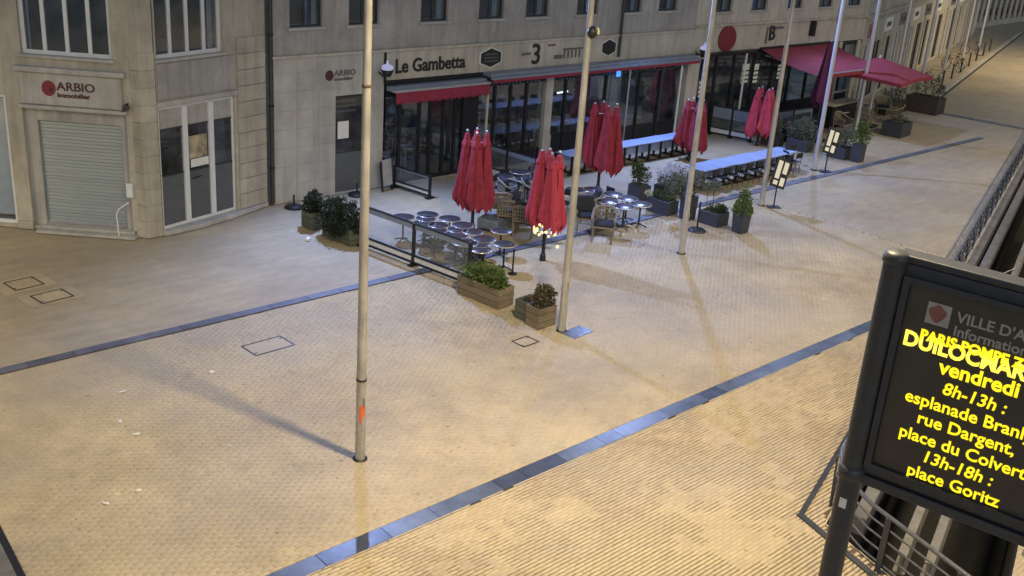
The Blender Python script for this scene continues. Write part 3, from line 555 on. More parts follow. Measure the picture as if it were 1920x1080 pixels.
cm = part('security_camera', MB().box((2.86, -.12, 3.62), (.12, .22, .12), .4), 'sign_grey', cbd, bev=.02, **LAkw); part('camera_bracket', MB().tube([(2.86, 0, 3.7), (2.84, -.12, 3.7), (2.76, -.18, 3.5)], .02, 6), 'sign_grey', cm)
# left pale shop front and first floor windows
window(cbd, -2.2, -.42, .1, 3.7, .1, 2, 'white_paint', 'glass', .09, la, LA, False); part('frosted_panel', MB().bx(-2.1, -.52, .2, .22, .3, 3.55), 'white_paint', cbd, **LAkw)
window(cbd, .12, 2.5, 4.82, 6.9, .14, 4, 'white_paint', 'glass', .10, la, LA); window(cbd, -3.2, -.6, 4.9, 6.9, .14, 4, 'white_paint', 'glass', .10, la, LA)
# pilaster between the two faces
pl = part('pilaster', MB().prism([(-.32 - .0, .05), (-.15, -.42), (.27, -.40), (.5, .1), (.2, .5)], 0, 9.5), 'limestone', cbd, (-.02, .02, 0))
for k in range(11): part('stone_block', MB().prism([(-.345, .04), (-.165, -.435), (.285, -.415), (.52, .1), (.2, .45)], .012 + k * .46, .45 + k * .46), 'limestone', pl, (0, 0, 0), bev=.008)
# right face with curved three light shop window
part('wall', wall_mb(.08, 4.04, 0, 9.5, [(.1, 2.80, .14, 3.58), (.12, 2.45, 4.85, 6.9)], .45), 'limestone', cbd, **LBkw)
part('lintel', MB().bx(.02, 2.86, -.10, -.003, 3.60, 3.74), 'limestone_pale', cbd, bev=.02, **LBkw); part('spandrel', MB().bx(.12, 2.82, -.03, -.003, 3.78, 4.74), 'render_grey', cbd, bev=.01, **LBkw)
part('sill_step', MB().prism([(-.02, .15), (.05, -.12), (1.2, -.27), (2.6, -.22), (4.05, -.03), (4.05, .15)], 0, .13), 'limestone_pale', cbd, bev=.015, **LBkw)
sw = part('shop_door', MB().bx(.1, .17, .06, .14, .14, 3.58).bx(2.73, 2.8, .06, .14, .14, 3.58).bx(.17, 2.73, .06, .14, 3.5, 3.58).bx(.17, 2.73, .06, .14, .14, .22), 'white_paint', cbd, **LBkw)
for x in (1.02, 1.95): part('mullion', MB().bx(x - .085, x + .085, .03, .13, .22, 3.5), 'white_paint', sw)
for a, b in ((.17, .935), (1.105, 1.865), (2.035, 2.73)):
    part('lower_panel', MB().bx(a, b, .085, .115, .22, 1.62), 'door_panel', sw); part('glass_pane', MB().bx(a, b, .09, .10, 1.66, 2.92), 'shop_glass', sw); part('top_panel', MB().bx(a, b, .085, .115, 2.96, 3.5), 'render_grey', sw); part('transom', MB().bx(a, b, .06, .13, 1.62, 1.66).bx(a, b, .06, .13, 2.92, 2.96), 'sign_grey', sw)
part('poster', MB().bx(1.16, 1.80, .075, .083, 1.98, 2.62), 'poster', sw); part('notice', MB().bx(1.2, 1.84, .074, .082, 1.72, 1.95), 'paper', sw); part('door_handle', MB().tube([(1.2, .02, 1.42), (1.5, .02, 1.44)], .02, 6), 'black_metal', sw)
part('room_back', MB().bx(.1, 2.8, 1.6, 1.64, .14, 3.58), 'interior_wood', cbd, **LBkw)
window(cbd, .12, 2.45, 4.85, 6.9, .14, 4, 'white_paint', 'glass', .10, lb, LB)
for k in range(11): part('stone_block', MB().bx(2.92, 4.0, -.05, -.004, .15 + k * .46, .15 + k * .46 + .445), 'limestone', cbd, bev=.008, **LBkw)
part('downpipe', MB().cyl((0, 0, .05), (0, 0, 9.4), .07, n=12), 'sign_grey', cbd, (4.32, .62, 0)); 
for z in (1.2, 3.1, 5.2): part('pipe_clip', MB().lathe([(.072, -.03), (.085, -.03), (.085, .03), (.072, .03)], 12, (0, 0, z)), 'black_metal', cbd, (4.32, .62, 0))

# ------------------------------------------------------------------ cafe building along the square
YF = 27.9
cf = thing('cafe_building', 'long pale building with a dark glazed cafe front and a lettered fascia', 'building', (16.3, YF, 0))
X = lambda x: x - 16.3
up_holes = [(X(a), X(a) + 1.15, 5.35, 7.6) for a in (17.0, 19.1, 21.9, 24.4, 26.6, 29.2, 31.7, 33.9)]
part('wall', wall_mb(X(16.35), X(20.45), 0, 4.5, [(X(18.6), X(19.85), .02, 3.2)], .4, -.08), 'limestone_pale', cf)
part('wall', wall_mb(X(16.35), X(36.4), 4.56, 9.5, up_holes, .4, -.02), 'render_grey', cf)
for h in up_holes: window(cf, h[0], h[1], h[2], h[3], .12, 2, 'sign_grey', 'glass', .06)
part('string_course', MB().bx(X(16.35), X(36.4), -.16, .2, 4.47, 4.555), 'fascia', cf, bev=.015)
for x, z0, z1 in ((16.42, 0, 4.3), (17.18, 0, 4.3), (17.98, 0, 3.3)): 
    k = 0; zz = z0 + .02
    while zz < z1 - .3: part('stone_block', MB().bx(X(x), X(x) + .6, -.097, -.083, zz, zz + .565), 'limestone_pale', cf, bev=.005); zz += .575
logo(cf, X(18.36), 3.86, .86, -.085, dict(loc=(0, 0, 0), rz=0), 'letter_maroon', 'letter_grey')
dr_ = part('side_door', MB().bx(X(18.6), X(18.68), .04, .12, .02, 3.2).bx(X(19.77), X(19.85), .04, .12, .02, 3.2).bx(X(18.68), X(19.77), .04, .12, 3.1, 3.2), 'sign_grey', cf)
part('door_leaf', MB().bx(X(18.685), X(19.765), .07, .11, .02, 1.3), 'door_panel', dr_); part('glass_pane', MB().bx(X(18.685), X(19.765), .085, .095, 1.305, 3.095), 'shop_glass', dr_)
for z in (2.62, 2.78, 2.94): part('louvre', MB().bx(X(18.72), X(19.5), .12, .125, z, z + .07), 'paper', dr_)
part('notice', MB().bx(X(18.78), X(19.2), .062, .068, 1.78, 2.34), 'paper', dr_); part('dark_room', MB().bx(X(18.6), X(19.85), .8, .82, .02, 3.2), 'interior', dr_)
# fascia with lettering
part('fascia_board', MB().bx(X(20.5), X(36.35), -.10, .1, 3.56, 4.46), 'fascia', cf); part('fascia_base', MB().bx(X(20.5), X(36.35), -.12, .1, 3.42, 3.555), 'dark_frame', cf)
part('fascia_edge', MB().bx(X(20.43), X(20.49), -.14, .1, 3.42, 4.46), 'dark_frame', cf)
part('lettering', text_mb('Le Gambetta', .62, .012, .03, sx=.915), 'letter_black', cf, (X(20.84), -.118, 3.78))
def hexagon(xc, zc, hw, hh, inner):
    h = [(math.sin(a) * hw / .866, math.cos(a) * hh) for a in [i * math.pi / 3 for i in range(6)]]
    o = part('hexagon_sign', MB().plate([(X(xc) + x * 1.0, zc + z) for x, z in h], -.135, -.102), 'paper', cf); q = part('hexagon_face', MB().plate([(X(xc) + x * .9, zc + z * .9) for x, z in h], -.142, -.136), 'letter_black', o)
    if inner:
        for k, z in enumerate((-.12, 0, .12)): part('lettering_bar', MB().bx(X(xc) - .34 + k * .03, X(xc) + .34 - k * .02, -.148, -.1425, zc + z - .018, zc + z + .018), 'letter_grey', q)
hexagon(24.97, 4.04, .52, .36, True); hexagon(31.04, 4.08, .42, .34, False)
part('lettering', text_mb('3', 1.02, .012, .03), 'letter_black', cf, (X(26.92), -.118, 3.70))
part('lettering_bar', MB().bx(X(26.45), X(26.9), -.115, -.102, 4.02, 4.12), 'letter_grey', cf); part('lettering_bar', MB().bx(X(27.75), X(28.15), -.115, -.102, 4.28, 4.36), 'letter_grey', cf)
em = MB().bx(X(28.55), X(29.6), -.115, -.102, 4.10, 4.17)
for k in range(5): em.bx(X(28.6) + k * .2, X(28.6) + k * .2 + .09, -.115, -.102, 3.80, 4.09)
em.bx(X(28.1), X(28.55), -.115, -.102, 3.8, 3.95); part('facade_emblem', em, 'letter_grey', cf)
part('downpipe', MB().cyl((X(31.62), -.16, 3.7), (X(31.62), -.16, 9.4), .06), 'sign_grey', cf)
# glazed bays
def bay(x0, x1, mull, z1=3.0, kick=.45, col='dark_frame'):
    o = part('glazed_front', MB().bx(X(x0), X(x1), -.06, .06, 3.0 if z1 > 3 else z1, 3.42), col, cf); part('bottom_rail', MB().bx(X(x0), X(x1), -.05, .05, .02, .14), col, o); e = [x0] + list(mull) + [x1]
    for x in mull: part('mullion', MB().bx(X(x) - .05, X(x) + .05, -.06, .06, .14, z1), col, o)
    for a, b in zip(e[:-1], e[1:]):
        if kick: part('kick_panel', MB().bx(X(a) + .05, X(b) - .05, -.03, .03, .14, kick), col, o); part('transom', MB().bx(X(a) + .05, X(b) - .05, -.045, .045, kick, kick + .06), col, o)
        part('glass_pane', MB().bx(X(a) + .05, X(b) - .05, -.006, .006, (kick + .06) if kick else .14, z1), 'glass', o)
    return o
bay(20.55, 23.86, (21.15, 21.98, 22.45, 23.03, 23.55), kick=0); part('pier', MB().bx(X(23.86), X(24.55), -.1, .2, .0, 3.42), 'dark_frame', cf)
part('threshold', MB().bx(X(20.5), X(24.6), -.14, .06, 0, .02), 'limestone_pale', cf)
bay(24.55, 27.82, (25.37, 26.13, 26.93)); part('stone_pier', MB().bx(X(27.84), X(28.2), -.13, .3, 0, 3.4), 'limestone_pale', cf, bev=.01); part('stone_pier', MB().bx(X(27.8), X(28.24), -.16, -.133, .0, .95), 'limestone_pale', cf, bev=.01)
bay(28.22, 32.0, (28.96, 30.09, 31.2), kick=.9); bay(32.0, 36.0, (33.2, 34.5), kick=.75)
part('stone_pier', MB().bx(X(36.02), X(36.8), -.22, .3, 0, 3.42), 'fascia', cf, bev=.01); part('pier_capital', MB().bx(X(35.9), X(36.9), -.34, -.225, 3.34, 3.5), 'limestone_pale', cf, bev=.02)
part('white_post', MB().cyl((X(35.3), -.45, .3), (X(35.3), -.45, 3.3), .05), 'white_paint', cf); part('white_post', MB().cyl((X(32.02), -.5, .0), (X(32.02), -.5, 3.3), .035), 'alu', cf); part('white_post', MB().cyl((X(24.6), -.5, 1.2), (X(24.6), -.5, 3.1), .05), 'stone_column', cf)
# awnings
aw = part('awning', MB().bx(X(20.5), X(24.6), -.42, -.13, 3.24, 3.40), 'awning_grey', cf, bev=.02)
part('valance', MB().bx(X(20.56), X(24.56), -.62, -.6, 2.93, 3.235), 'awning_red', aw); part('awning_bar', MB().bx(X(20.5), X(24.6), -.64, -.43, 3.24, 3.32), 'alu', aw, bev=.01)
fr = MB()
for k in range(40): fr.bx(X(20.58) + k * .1, X(20.58) + k * .1 + .07, -.618, -.602, 2.86 + .02 * math.sin(k * 2.1), 2.928)
part('valance_fringe', fr, 'awning_red', aw)
a2 = part('awning', MB().bx(X(24.62), X(36.1), -.62, -.13, 3.44, 3.57), 'awning_grey', cf, bev=.03); part('awning_bar', MB().bx(X(24.58), X(36.15), -.74, -.625, 3.38, 3.47), 'awning_grey', a2, bev=.01); part('valance', MB().bx(X(24.62), X(36.1), -.72, -.70, 3.27, 3.378), 'awning_red', a2)
gb = MB(); r = random.Random(2)
for k in range(60): gb.sphere((X(24.9) + k * .18, -.66 + r.uniform(-.02, .02), 3.22 - r.uniform(0, .07)), .018, 6, 4)
part('bulb_string', gb, 'table_white', a2)
# cafe interior: floor, back wall, bar and furniture shapes seen through the glass
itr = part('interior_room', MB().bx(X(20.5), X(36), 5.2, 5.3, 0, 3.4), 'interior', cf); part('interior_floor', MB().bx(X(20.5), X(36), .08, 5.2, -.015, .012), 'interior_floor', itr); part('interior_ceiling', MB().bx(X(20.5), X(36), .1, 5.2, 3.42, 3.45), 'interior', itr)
for x0, x1, y0 in ((21, 23.6, 3.2), (25.2, 27.4, 3.6), (29, 31.5, 3.0), (33, 35, 3.4)): part('counter', MB().bx(X(x0), X(x1), y0, y0 + .6, .015, 1.1), 'interior_wood', itr, bev=.02)
for x0, y0 in ((21.3, 1.2), (22.7, 1.6), (25.2, 1.3), (26.6, 1.8), (28.9, 1.2), (30.3, 1.6), (33, 1.4), (34.6, 1.3)):
    part('inner_table', MB().cyl((X(x0), y0, .015), (X(x0), y0, .72), .04, n=8).cyl((X(x0), y0, .72), (X(x0), y0, .76), .36, n=16), 'table_white', itr); part('inner_chair', MB().box((X(x0) + .6, y0, .45), (.4, .4, .05)).box((X(x0) + .79, y0, .7), (.04, .4, .45)).box((X(x0) + .6, y0, .22), (.3, .3, .4)), 'interior_wood', itr)
for x0, z, w in ((29.34, 2.36, .55), (29.0, 1.62, .4)): 
    if z > 2: part('neon_tube', MB().cyl((X(x0) - w / 2, .5, z), (X(x0) + w / 2, .5, z + .02), .035, n=8), 'neon_white', itr)
part('neon_sign', MB().bx(X(31.5), X(31.7), -.3, -.25, 2.95, 3.25), 'neon_blue', cf)
for x0 in (21.6, 25.7, 26.6, 33.9): part('hanging_lamp', MB().lathe([(0, 2.5), (.14, 2.35), (.17, 2.2), (0, 2.22)], 12, (X(x0), 1.0, 0)), 'table_white', itr)
for x0, z0 in ((21.4, 1.7), (22.2, 1.7), (25.6, 1.5), (26.4, 1.6), (29.5, 1.5), (30.6, 1.6)): part('picture', MB().bx(X(x0), X(x0) + .55, 5.16, 5.19, z0, z0 + .8), 'poster', itr)

# wall lanterns
def lantern(label, x, y, z):
    t = thing('wall_lantern', label, 'wall lamp', (x, y, z), 0, 'wall lanterns on the facade'); part('bracket', MB().tube([(0, .45, -.15), (0, .2, -.25), (0, 0, -.2)], .025, 6), 'black_metal', t)
    part('cup', MB().lathe([(0, -.2), (.12, -.2), (.18, -.08), (.2, 0), (.17, 0)], 14), 'black_metal', t); g = part('globe', MB().lathe([(.16, 0), (.19, .05), (.18, .11), (.11, .16), (.04, .19), (.03, .28), (0, .31)], 14), 'lantern_glow', t)
lantern('lit pale wall lantern on the stone pier right of the cafe front', 36.45, 27.3, 3.78)
lantern('white wall lantern just right of the nearest flagpole by the lettered fascia', 20.22, 27.35, 4.0)

# ------------------------------------------------------------------ brasserie building and far buildings
br_ = thing('brasserie_building', 'beige building with dark glazing behind the red open parasols', 'building', (36.4, YF, 0)); Q = lambda x: x - 36.4
uh = [(Q(a), Q(a) + 1.2, 5.2, 7.4) for a in (37.6, 40.2, 43, 45.6, 48.2)]
part('wall', wall_mb(Q(36.42), Q(50.2), 3.5, 9.5, uh, .4, -.02), 'fascia', br_)
for h in uh: window(br_, h[0], h[1], h[2], h[3], .12, 2, 'sign_grey', 'glass', .06)
part('string_course', MB().bx(Q(36.42), Q(50.2), -.14, -.021, 4.60, 4.70), 'limestone', br_, bev=.015)
part('round_sign', MB().plate([(Q(38.7) + .62 * math.cos(a), 4.05 + .55 * math.sin(a)) for a in [i * math.pi / 14 for i in range(28)]], -.08, -.022), 'logo_red', br_)
part('lettering', text_mb('B', .9, .02, .03), 'letter_black', br_, (Q(41.8), -.05, 3.85)); part('lettering_bar', MB().bx(Q(41.6), Q(42.9), -.06, -.022, 4.32, 4.42).bx(Q(41.6), Q(41.72), -.06, -.022, 3.7, 4.3), 'letter_grey', br_); part('blade_sign', MB().bx(Q(45.1), Q(45.25), -.3, -.022, 3.9, 4.6), 'letter_black', br_)
g = part('glazed_front', MB().bx(Q(36.85), Q(50.1), -.05, .05, 3.3, 3.49), 'dark_frame', br_); part('kick_panel', MB().bx(Q(36.85), Q(50.1), -.05, .05, 0, .9), 'dark_frame', g)
xs = [36.85, 38.2, 39.5, 41, 42.5, 44, 45.5, 47, 48.5, 50.1]
for a in xs[1:-1]: part('mullion', MB().bx(Q(a) - .05, Q(a) + .05, -.06, .06, .9, 3.3), 'dark_frame', g)
for a, b in zip(xs[:-1], xs[1:]): part('glass_pane', MB().bx(Q(a) + .05, Q(b) - .05, -.006, .006, .9, 3.3), 'glass', g)
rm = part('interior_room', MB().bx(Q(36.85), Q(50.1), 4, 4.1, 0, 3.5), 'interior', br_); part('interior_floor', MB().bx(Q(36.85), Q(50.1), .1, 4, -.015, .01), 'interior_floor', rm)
for x0, x1, z0, z1 in ((40.75, 41.25, 1.9, 2.75), (41.5, 42.0, 1.85, 2.7), (43.6, 44.1, 1.9, 2.55), (37.7, 38.0, 1.5, 2.2)):
    w = part('lit_blind', MB().bx(Q(x0), Q(x1), .35, .37, z0, z1), 'lit_window', rm)
    for k in range(3): part('blind_bar', MB().bx(Q(x0) - .02, Q(x1) + .02, .33, .348, z0 + .12 + k * .2, z0 + .18 + k * .2), 'dark_frame', w)
part('white_post', MB().cyl((Q(39.95), -.3, .9), (Q(39.95), -.3, 3.4), .05), 'white_paint', br_)
for x in (47.9, 49.6): part('stone_pier', MB().bx(Q(x), Q(x) + .3, -.12, -.055, 0, 3.49), 'stone_column', br_, bev=.01)
part('roof_line', MB().bx(Q(36.6), Q(40.6), -.4, -.15, 3.42, 3.54), 'dark_frame', br_)
DA = math.atan2(10.9, 35)
def far_building(label, s0, s1, wallm, seed, h=10., gaps=2.6, sign=None):
    base = Vector((50.2, 27.9)); d = Vector((math.cos(DA), math.sin(DA))); p0 = base + d * s0; L = s1 - s0
    t = thing('terraced_building', label, 'building', (p0.x, p0.y, 0), DA); r = random.Random(seed); holes = []; x = .5
    while x + 1.6 < L: holes.append((x, x + 1.7, .12, 3.1)); x += gaps
    ups = []; x = .6
    while x + 1.2 < L: ups.append((x, x + 1.1, 5.3, 7.3)); x += 2.4
    part('wall', wall_mb(0, L - .02, 0, h, holes + ups, .4), wallm, t)
    for k, a in enumerate(holes): window(t, *a, .12, 2, 'dark_frame' if k % 3 else 'white_paint', 'glass', .06, sill=False, name='shop_window')
    for a in ups: window(t, *a, .12, 2, 'white_paint', 'glass', .06)
    part('fascia_board', MB().bx(.05, L - .1, -.08, -.004, 3.4, 4.3), 'fascia' if seed % 2 else 'limestone_pale', t); part('cornice', MB().bx(0, L - .05, -.16, -.004, 4.5, 4.66), 'limestone', t, bev=.02)
    for k in range(int(L / 4)):
        part('sign_board', MB().bx(.6 + k * 4, 2.4 + k * 4, -.13, -.085, 3.5, 4.2), ('terracotta_sign', 'paper', 'letter_grey', 'paper')[(k + seed) % 4], t); part('lettering_bar', MB().bx(.9 + k * 4, 2.0 + k * 4, -.14, -.131, 3.72, 3.98), 'letter_black', t)
    for k in range(int(L / 5.2)): part('stone_pier', MB().bx(.12 + k * 5.2, .42 + k * 5.2, -.1, -.004, 0, 3.38), 'stone_column', t, bev=.01)
    return t
far_building('pale building with a terracotta sign just past the open parasols', 0, 12, 'limestone', 0); far_building('beige building with white signs midway along the far street', 12, 26, 'stone_column', 1); far_building('sandy building farthest along the left side of the street', 26, 44, 'limestone', 2)
# colonnade closing the street
cl = thing('colonnade_building', 'dark fronted building with tall white columns closing the far street', 'building', (94, 43.4, 0), R_(5))
part('wall', MB().bx(0, 46, 1.4, 1.8, 0, 14), 'dark_frame', cl); part('plinth', MB().bx(-.2, 46, -.5, 1.38, 0, .5), 'limestone', cl, bev=.03); part('window_band', MB().bx(0, 46, 1.3, 1.38, 1.2, 2.6), 'awning_grey', cl); part('cornice', MB().bx(-.3, 46, -.6, 1.39, 9.5, 11), 'limestone', cl, bev=.05)
for k in range(30): part('column', MB().cyl((.2 + k * 1.5, -.2, .5), (.2 + k * 1.5, -.2, 9.5), .17, n=12), 'stone_column', cl)
# bicycles by the far kerb and bollards
def bicycle(label, x, y, rz):
    t = thing('bicycle', label, 'bicycle', (x, y, 0), rz, 'bicycles parked by the far kerb')
    for s in (-.52, .52):
        w = part('wheel', MB().tube([(s + .33 * math.cos(a), 0, .34 + .33 * math.sin(a)) for a in [i * math.pi / 10 for i in range(21)]], .02, 6), 'black_metal', t)
        sp = MB()
        for i in range(8): a = i * math.pi / 4; sp.cyl((s, 0, .34), (s + .32 * math.cos(a), 0, .34 + .32 * math.sin(a)), .004, n=4)
        part('spokes', sp, 'alu', w)
    part('frame', MB().tube([(-.52, 0, .34), (-.05, 0, .34), (.38, 0, .82), (-.2, 0, .82), (-.52, 0, .34)], .018, 6).tube([(-.05, 0, .34), (-.23, 0, .92)], .018, 6).tube([(.52, 0, .34), (.36, 0, .95)], .018, 6), 'rail_grey', t)
    part('handlebar', MB().tube([(.3, -.25, 1.0), (.36, 0, .96), (.3, .25, 1.0)], .014, 6), 'black_metal', t); part('saddle', MB().box((-.24, 0, .95), (.26, .13, .06)), 'cushion', t, bev=.02)
for i, (x, y) in enumerate([(69.2, 31.7), (70.6, 32.3), (78.8, 34.9)]): bicycle(('bicycle parked at the near end of the far kerb rack', 'second bicycle parked at the far kerb rack', 'lone bicycle parked farther along the far kerb')[i], x, y, DA + 1.1 + i * .2)
for i in range(7):
    x = 62.5 + i * 3.4; y = 28.3 + (x - 62.5) * .3114 + .75; single('bollard', MB().cyl((0, 0, 0), (0, 0, .85), .06, .05, 10).sphere((0, 0, .88), .065, 10, 6), 'sign_grey', 'slim grey bollard, %s from the near end of the far kerb' % ORD[i], 'bollard', (x, y, 0), 0, 'bollards along the far kerb')
# ------------------------------------------------------------------ terrace: parasols
def folded(seed, z0, z1, r=.31, k=6):
    rr = random.Random(seed); n, m = 56, 16; ph = rr.random() * 6; mb = MB(); vs = []; wob = [rr.uniform(.8, 1.2) for _ in range(n)]
    tw = rr.uniform(-1.1, 1.1); k = rr.choice((5, 6, 7)); r = r * rr.uniform(.9, 1.12); lx, ly = rr.uniform(-.06, .06), rr.uniform(-.06, .06); cr = [rr.uniform(-.05, .05) for _ in range(17)]
    for j in range(m + 1):
        t = j / m
        for i in range(n):
            a = 2 * math.pi * i / n; f = math.sin(k * a + ph + tw * t) ; f2 = math.sin(2 * k * a + ph * 1.7)
            R = r * (.26 + .74 * (1 - t) ** .9) * (1 - .22 * max(0, .12 - t) / .12); 
            if t > .8: R = r * (.26 + .74 * .2 ** .9) * (1 - (t - .8) / .2 * .5)
            R *= 1 + (.30 * f + .09 * f2 + .10 * math.sin(a * 3 + ph * 3 + t * 4)) * (1 - t * .6) * wob[i] ** .3
            hem = (.22 * (f * .5 + .5) + .12 * math.sin(a + ph * 2) + .05 * rr.uniform(-.3, .3)) * (1 - t) ** 4
            R *= 1 + cr[j] * (1 - t) * math.sin(a * 2 + ph + j); vs.append((R * math.cos(a) + lx * (1 - t) ** 2, R * math.sin(a) + ly * (1 - t) ** 2, z0 + (z1 - z0) * t + hem))
    fs_ = [(j * n + i, j * n + (i + 1) % n, (j + 1) * n + (i + 1) % n, (j + 1) * n + i) for j in range(m) for i in range(n)]
    mb.add(vs, fs_, True); mb.add(vs[-n:], [tuple(range(n))]); return mb
def cap(seed, z, r=.15):
    rr = random.Random(seed); n = 40; vs = []; mb = MB()
    for j, (q, zz) in enumerate(((1.0, 0), (.88, .10), (.6, .2), (.25, .27))):
        for i in range(n):
            a = 2 * math.pi * i / n; w = 1 + .14 * math.sin(6 * a + seed) * (1 - j / 4); vs.append((r * q * w * math.cos(a), r * q * w * math.sin(a), z + zz + (.05 * math.sin(6 * a + seed) if j == 0 else 0)))
    mb.add(vs, [(j * n + i, j * n + (i + 1) % n, (j + 1) * n + (i + 1) % n, (j + 1) * n + i) for j in range(3) for i in range(n)], True); mb.add(vs[-n:], [tuple(range(n))]); return mb
def parasol(label, x, y, z0, z1, seed, a=.20, idx=(0, 1, 2, 3), bulb=False, foot=True):
    fab = 'red_fabric' if seed in (2, 5) else 'red_fabric_dim_light'
    t = thing('folded_parasol', label, 'parasol', (x, y, 0), .06 * seed, 'folded red parasol clusters on the terrace')
    part('mast', MB().cyl((0, 0, .05), (0, 0, z1 - .15), .05, n=14), 'black_metal', t); part('foot', MB().lathe([(0, .22), (.06, .22), (.085, .12), (.085, .02), (.1, 0), (0, 0)], 16), 'black_metal', t)
    part('crossbar', MB().tube([(-a, -a, z1 - .3), (a, a, z1 - .3)], .02, 6).tube([(-a, a, z1 - .3), (a, -a, z1 - .3)], .02, 6), 'alu', t)
    for i in idx:
        sx, sy = ((1, -1), (-1, 1), (-1, -1), (1, 1))[i]; dz = random.Random(seed * 7 + i).uniform(-.16, .10)
        c = part('canopy', folded(seed * 10 + i, z0 + dz, z1 + dz * .5), fab, t, (sx * a, sy * a, 0)); part('canopy_cap', cap(seed * 10 + i, z1 - .36 + dz * .5), fab, c)
        part('tie_strap', MB().lathe([(.118, z1 - .42), (.128, z1 - .42), (.128, z1 - .39), (.118, z1 - .39)], 16), 'wine_fabric', c); part('finial', MB().sphere((0, 0, z1 + .03), .045, 10, 6), 'alu', c)
    return t
parasol('folded dark red parasol cluster leftmost on the terrace by the glass barrier', 20.14, 22.79, .72, 2.98, 1)
parasol('folded bright red parasol cluster nearest the camera with a light garland', 20.07, 19.65, 1.0, 3.1, 2, .17)
parasol('folded red parasol cluster behind the lamp globe flagpole', 26.75, 23.8, .75, 3.0, 3, .27)
parasol('folded red parasol cluster between the two rows of white tables', 33.3, 25.0, .45, 2.35, 4, .22)
parasol('folded red parasol cluster farthest right before the pale glass screen', 38.2, 25.2, .42, 2.4, 5, .22)
# garland of warm bulbs round the nearest parasol
gd = thing('light_garland', 'garland of warm bulbs hanging under the nearest red parasol', 'string lights', (20.07, 19.65, 0)); r = random.Random(5); pth = []
for i in range(26):
    a = i * .5; q = .34 + .05 * math.sin(i); pth.append((q * math.cos(a), q * math.sin(a), .95 + .07 * math.sin(i * 1.7)))
part('cable', MB().tube(pth, .006, 4), 'black_metal', gd)
for i, p_ in enumerate(pth): part('bulb', MB().sphere((p_[0], p_[1], p_[2] - .05), .036 + .012 * r.random(), 8, 5), 'bulb_warm', gd)
part('bulb', MB().sphere((.45, -.1, .35), .05, 8, 5), 'bulb_warm', gd); part('cable', MB().tube([(pth[3][0], pth[3][1], .9), (.45, -.1, .38)], .005, 4), 'black_metal', gd)
# open parasols and the tall folded one
def open_parasol(label, x, y, half, ze, za, rz, m='canopy_red'):
    t = thing('open_parasol', label, 'parasol', (x, y, 0), rz, 'open red parasols'); n = 8; mb = MB(); pts = []
    for i in range(8): 
        k = ((-1, -1), (0, -1), (1, -1), (1, 0), (1, 1), (0, 1), (-1, 1), (-1, 0))[i]; e = 0 if i % 2 == 0 else -.0
        pts.append((k[0] * half, k[1] * half, ze + (.10 if i % 2 else 0)))
    vs = [(0, 0, za)] + pts + [(p[0], p[1], p[2] - .16) for p in pts]
    mb.add(vs, [(0, 1 + i, 1 + (i + 1) % 8) for i in range(8)] + [(1 + i, 9 + i, 9 + (i + 1) % 8, 1 + (i + 1) % 8) for i in range(8)])
    part('canopy', mb, m, t); part('mast', MB().cyl((0, 0, 0), (0, 0, za + .1), .045, n=12), 'white_paint', t); part('foot', MB().bx(-.4, .4, -.4, .4, 0, .08), 'black_metal', t, bev=.02)
    for i in range(8): part('rib', MB().tube([(0, 0, za - .08), (pts[i][0] * .97, pts[i][1] * .97, pts[i][2] - .04)], .014, 5), 'stone_column', t)
open_parasol('open salmon red parasol over the bar terrace', 46.9, 25.0, 1.95, 2.5, 3.25, .12)
ra = thing('wall_awning', 'large sloping red awning spread out from the beige fascia', 'awning', (41.3, 27.9, 0)); ns = 10; aw_ = MB()
for i in range(ns):
    for j in range(6):
        q = []
        for a_, b_ in ((i, j), (i + 1, j), (i + 1, j + 1), (i, j + 1)):
            u, v_ = a_ / ns, b_ / 6; q.append((u * 5.9, -.12 - v_ * 2.95, 3.47 - .66 * v_ - .12 * math.sin(math.pi * v_)))
        aw_.add(q, [(0, 1, 2, 3)], True)
part('fabric', aw_, 'canopy_red', ra); part('front_bar', MB().tube([(0, -3.08, 2.8), (5.9, -3.08, 2.8)], .04), 'alu', ra); part('valance', MB().bx(0, 5.9, -3.13, -3.12, 2.64, 2.79), 'canopy_red', ra); part('cassette', MB().bx(-.05, 5.95, -.16, -.07, 3.44, 3.56), 'dark_frame', ra)
for x_ in (.3, 5.6): part('arm', MB().tube([(x_, -.15, 3.2), (x_ + .5 * (1 if x_ < 1 else -1), -1.7, 2.9), (x_, -3.05, 2.78)], .025, 6), 'alu', ra)
tp = thing('folded_parasol', 'tall dark purple folded parasol in front of the sloping red awning', 'parasol', (41.5, 24.5, 0)); part('mast', MB().cyl((0, 0, 0), (0, 0, 4.2), .05), 'black_metal', tp)
c = part('canopy', folded(77, 1.5, 4.3, .40, 6), 'wine_fabric', tp); part('finial', MB().sphere((0, 0, 4.33), .05), 'alu', c); part('foot', MB().bx(-.4, .4, -.4, .4, 0, .08), 'black_metal', tp, bev=.02)

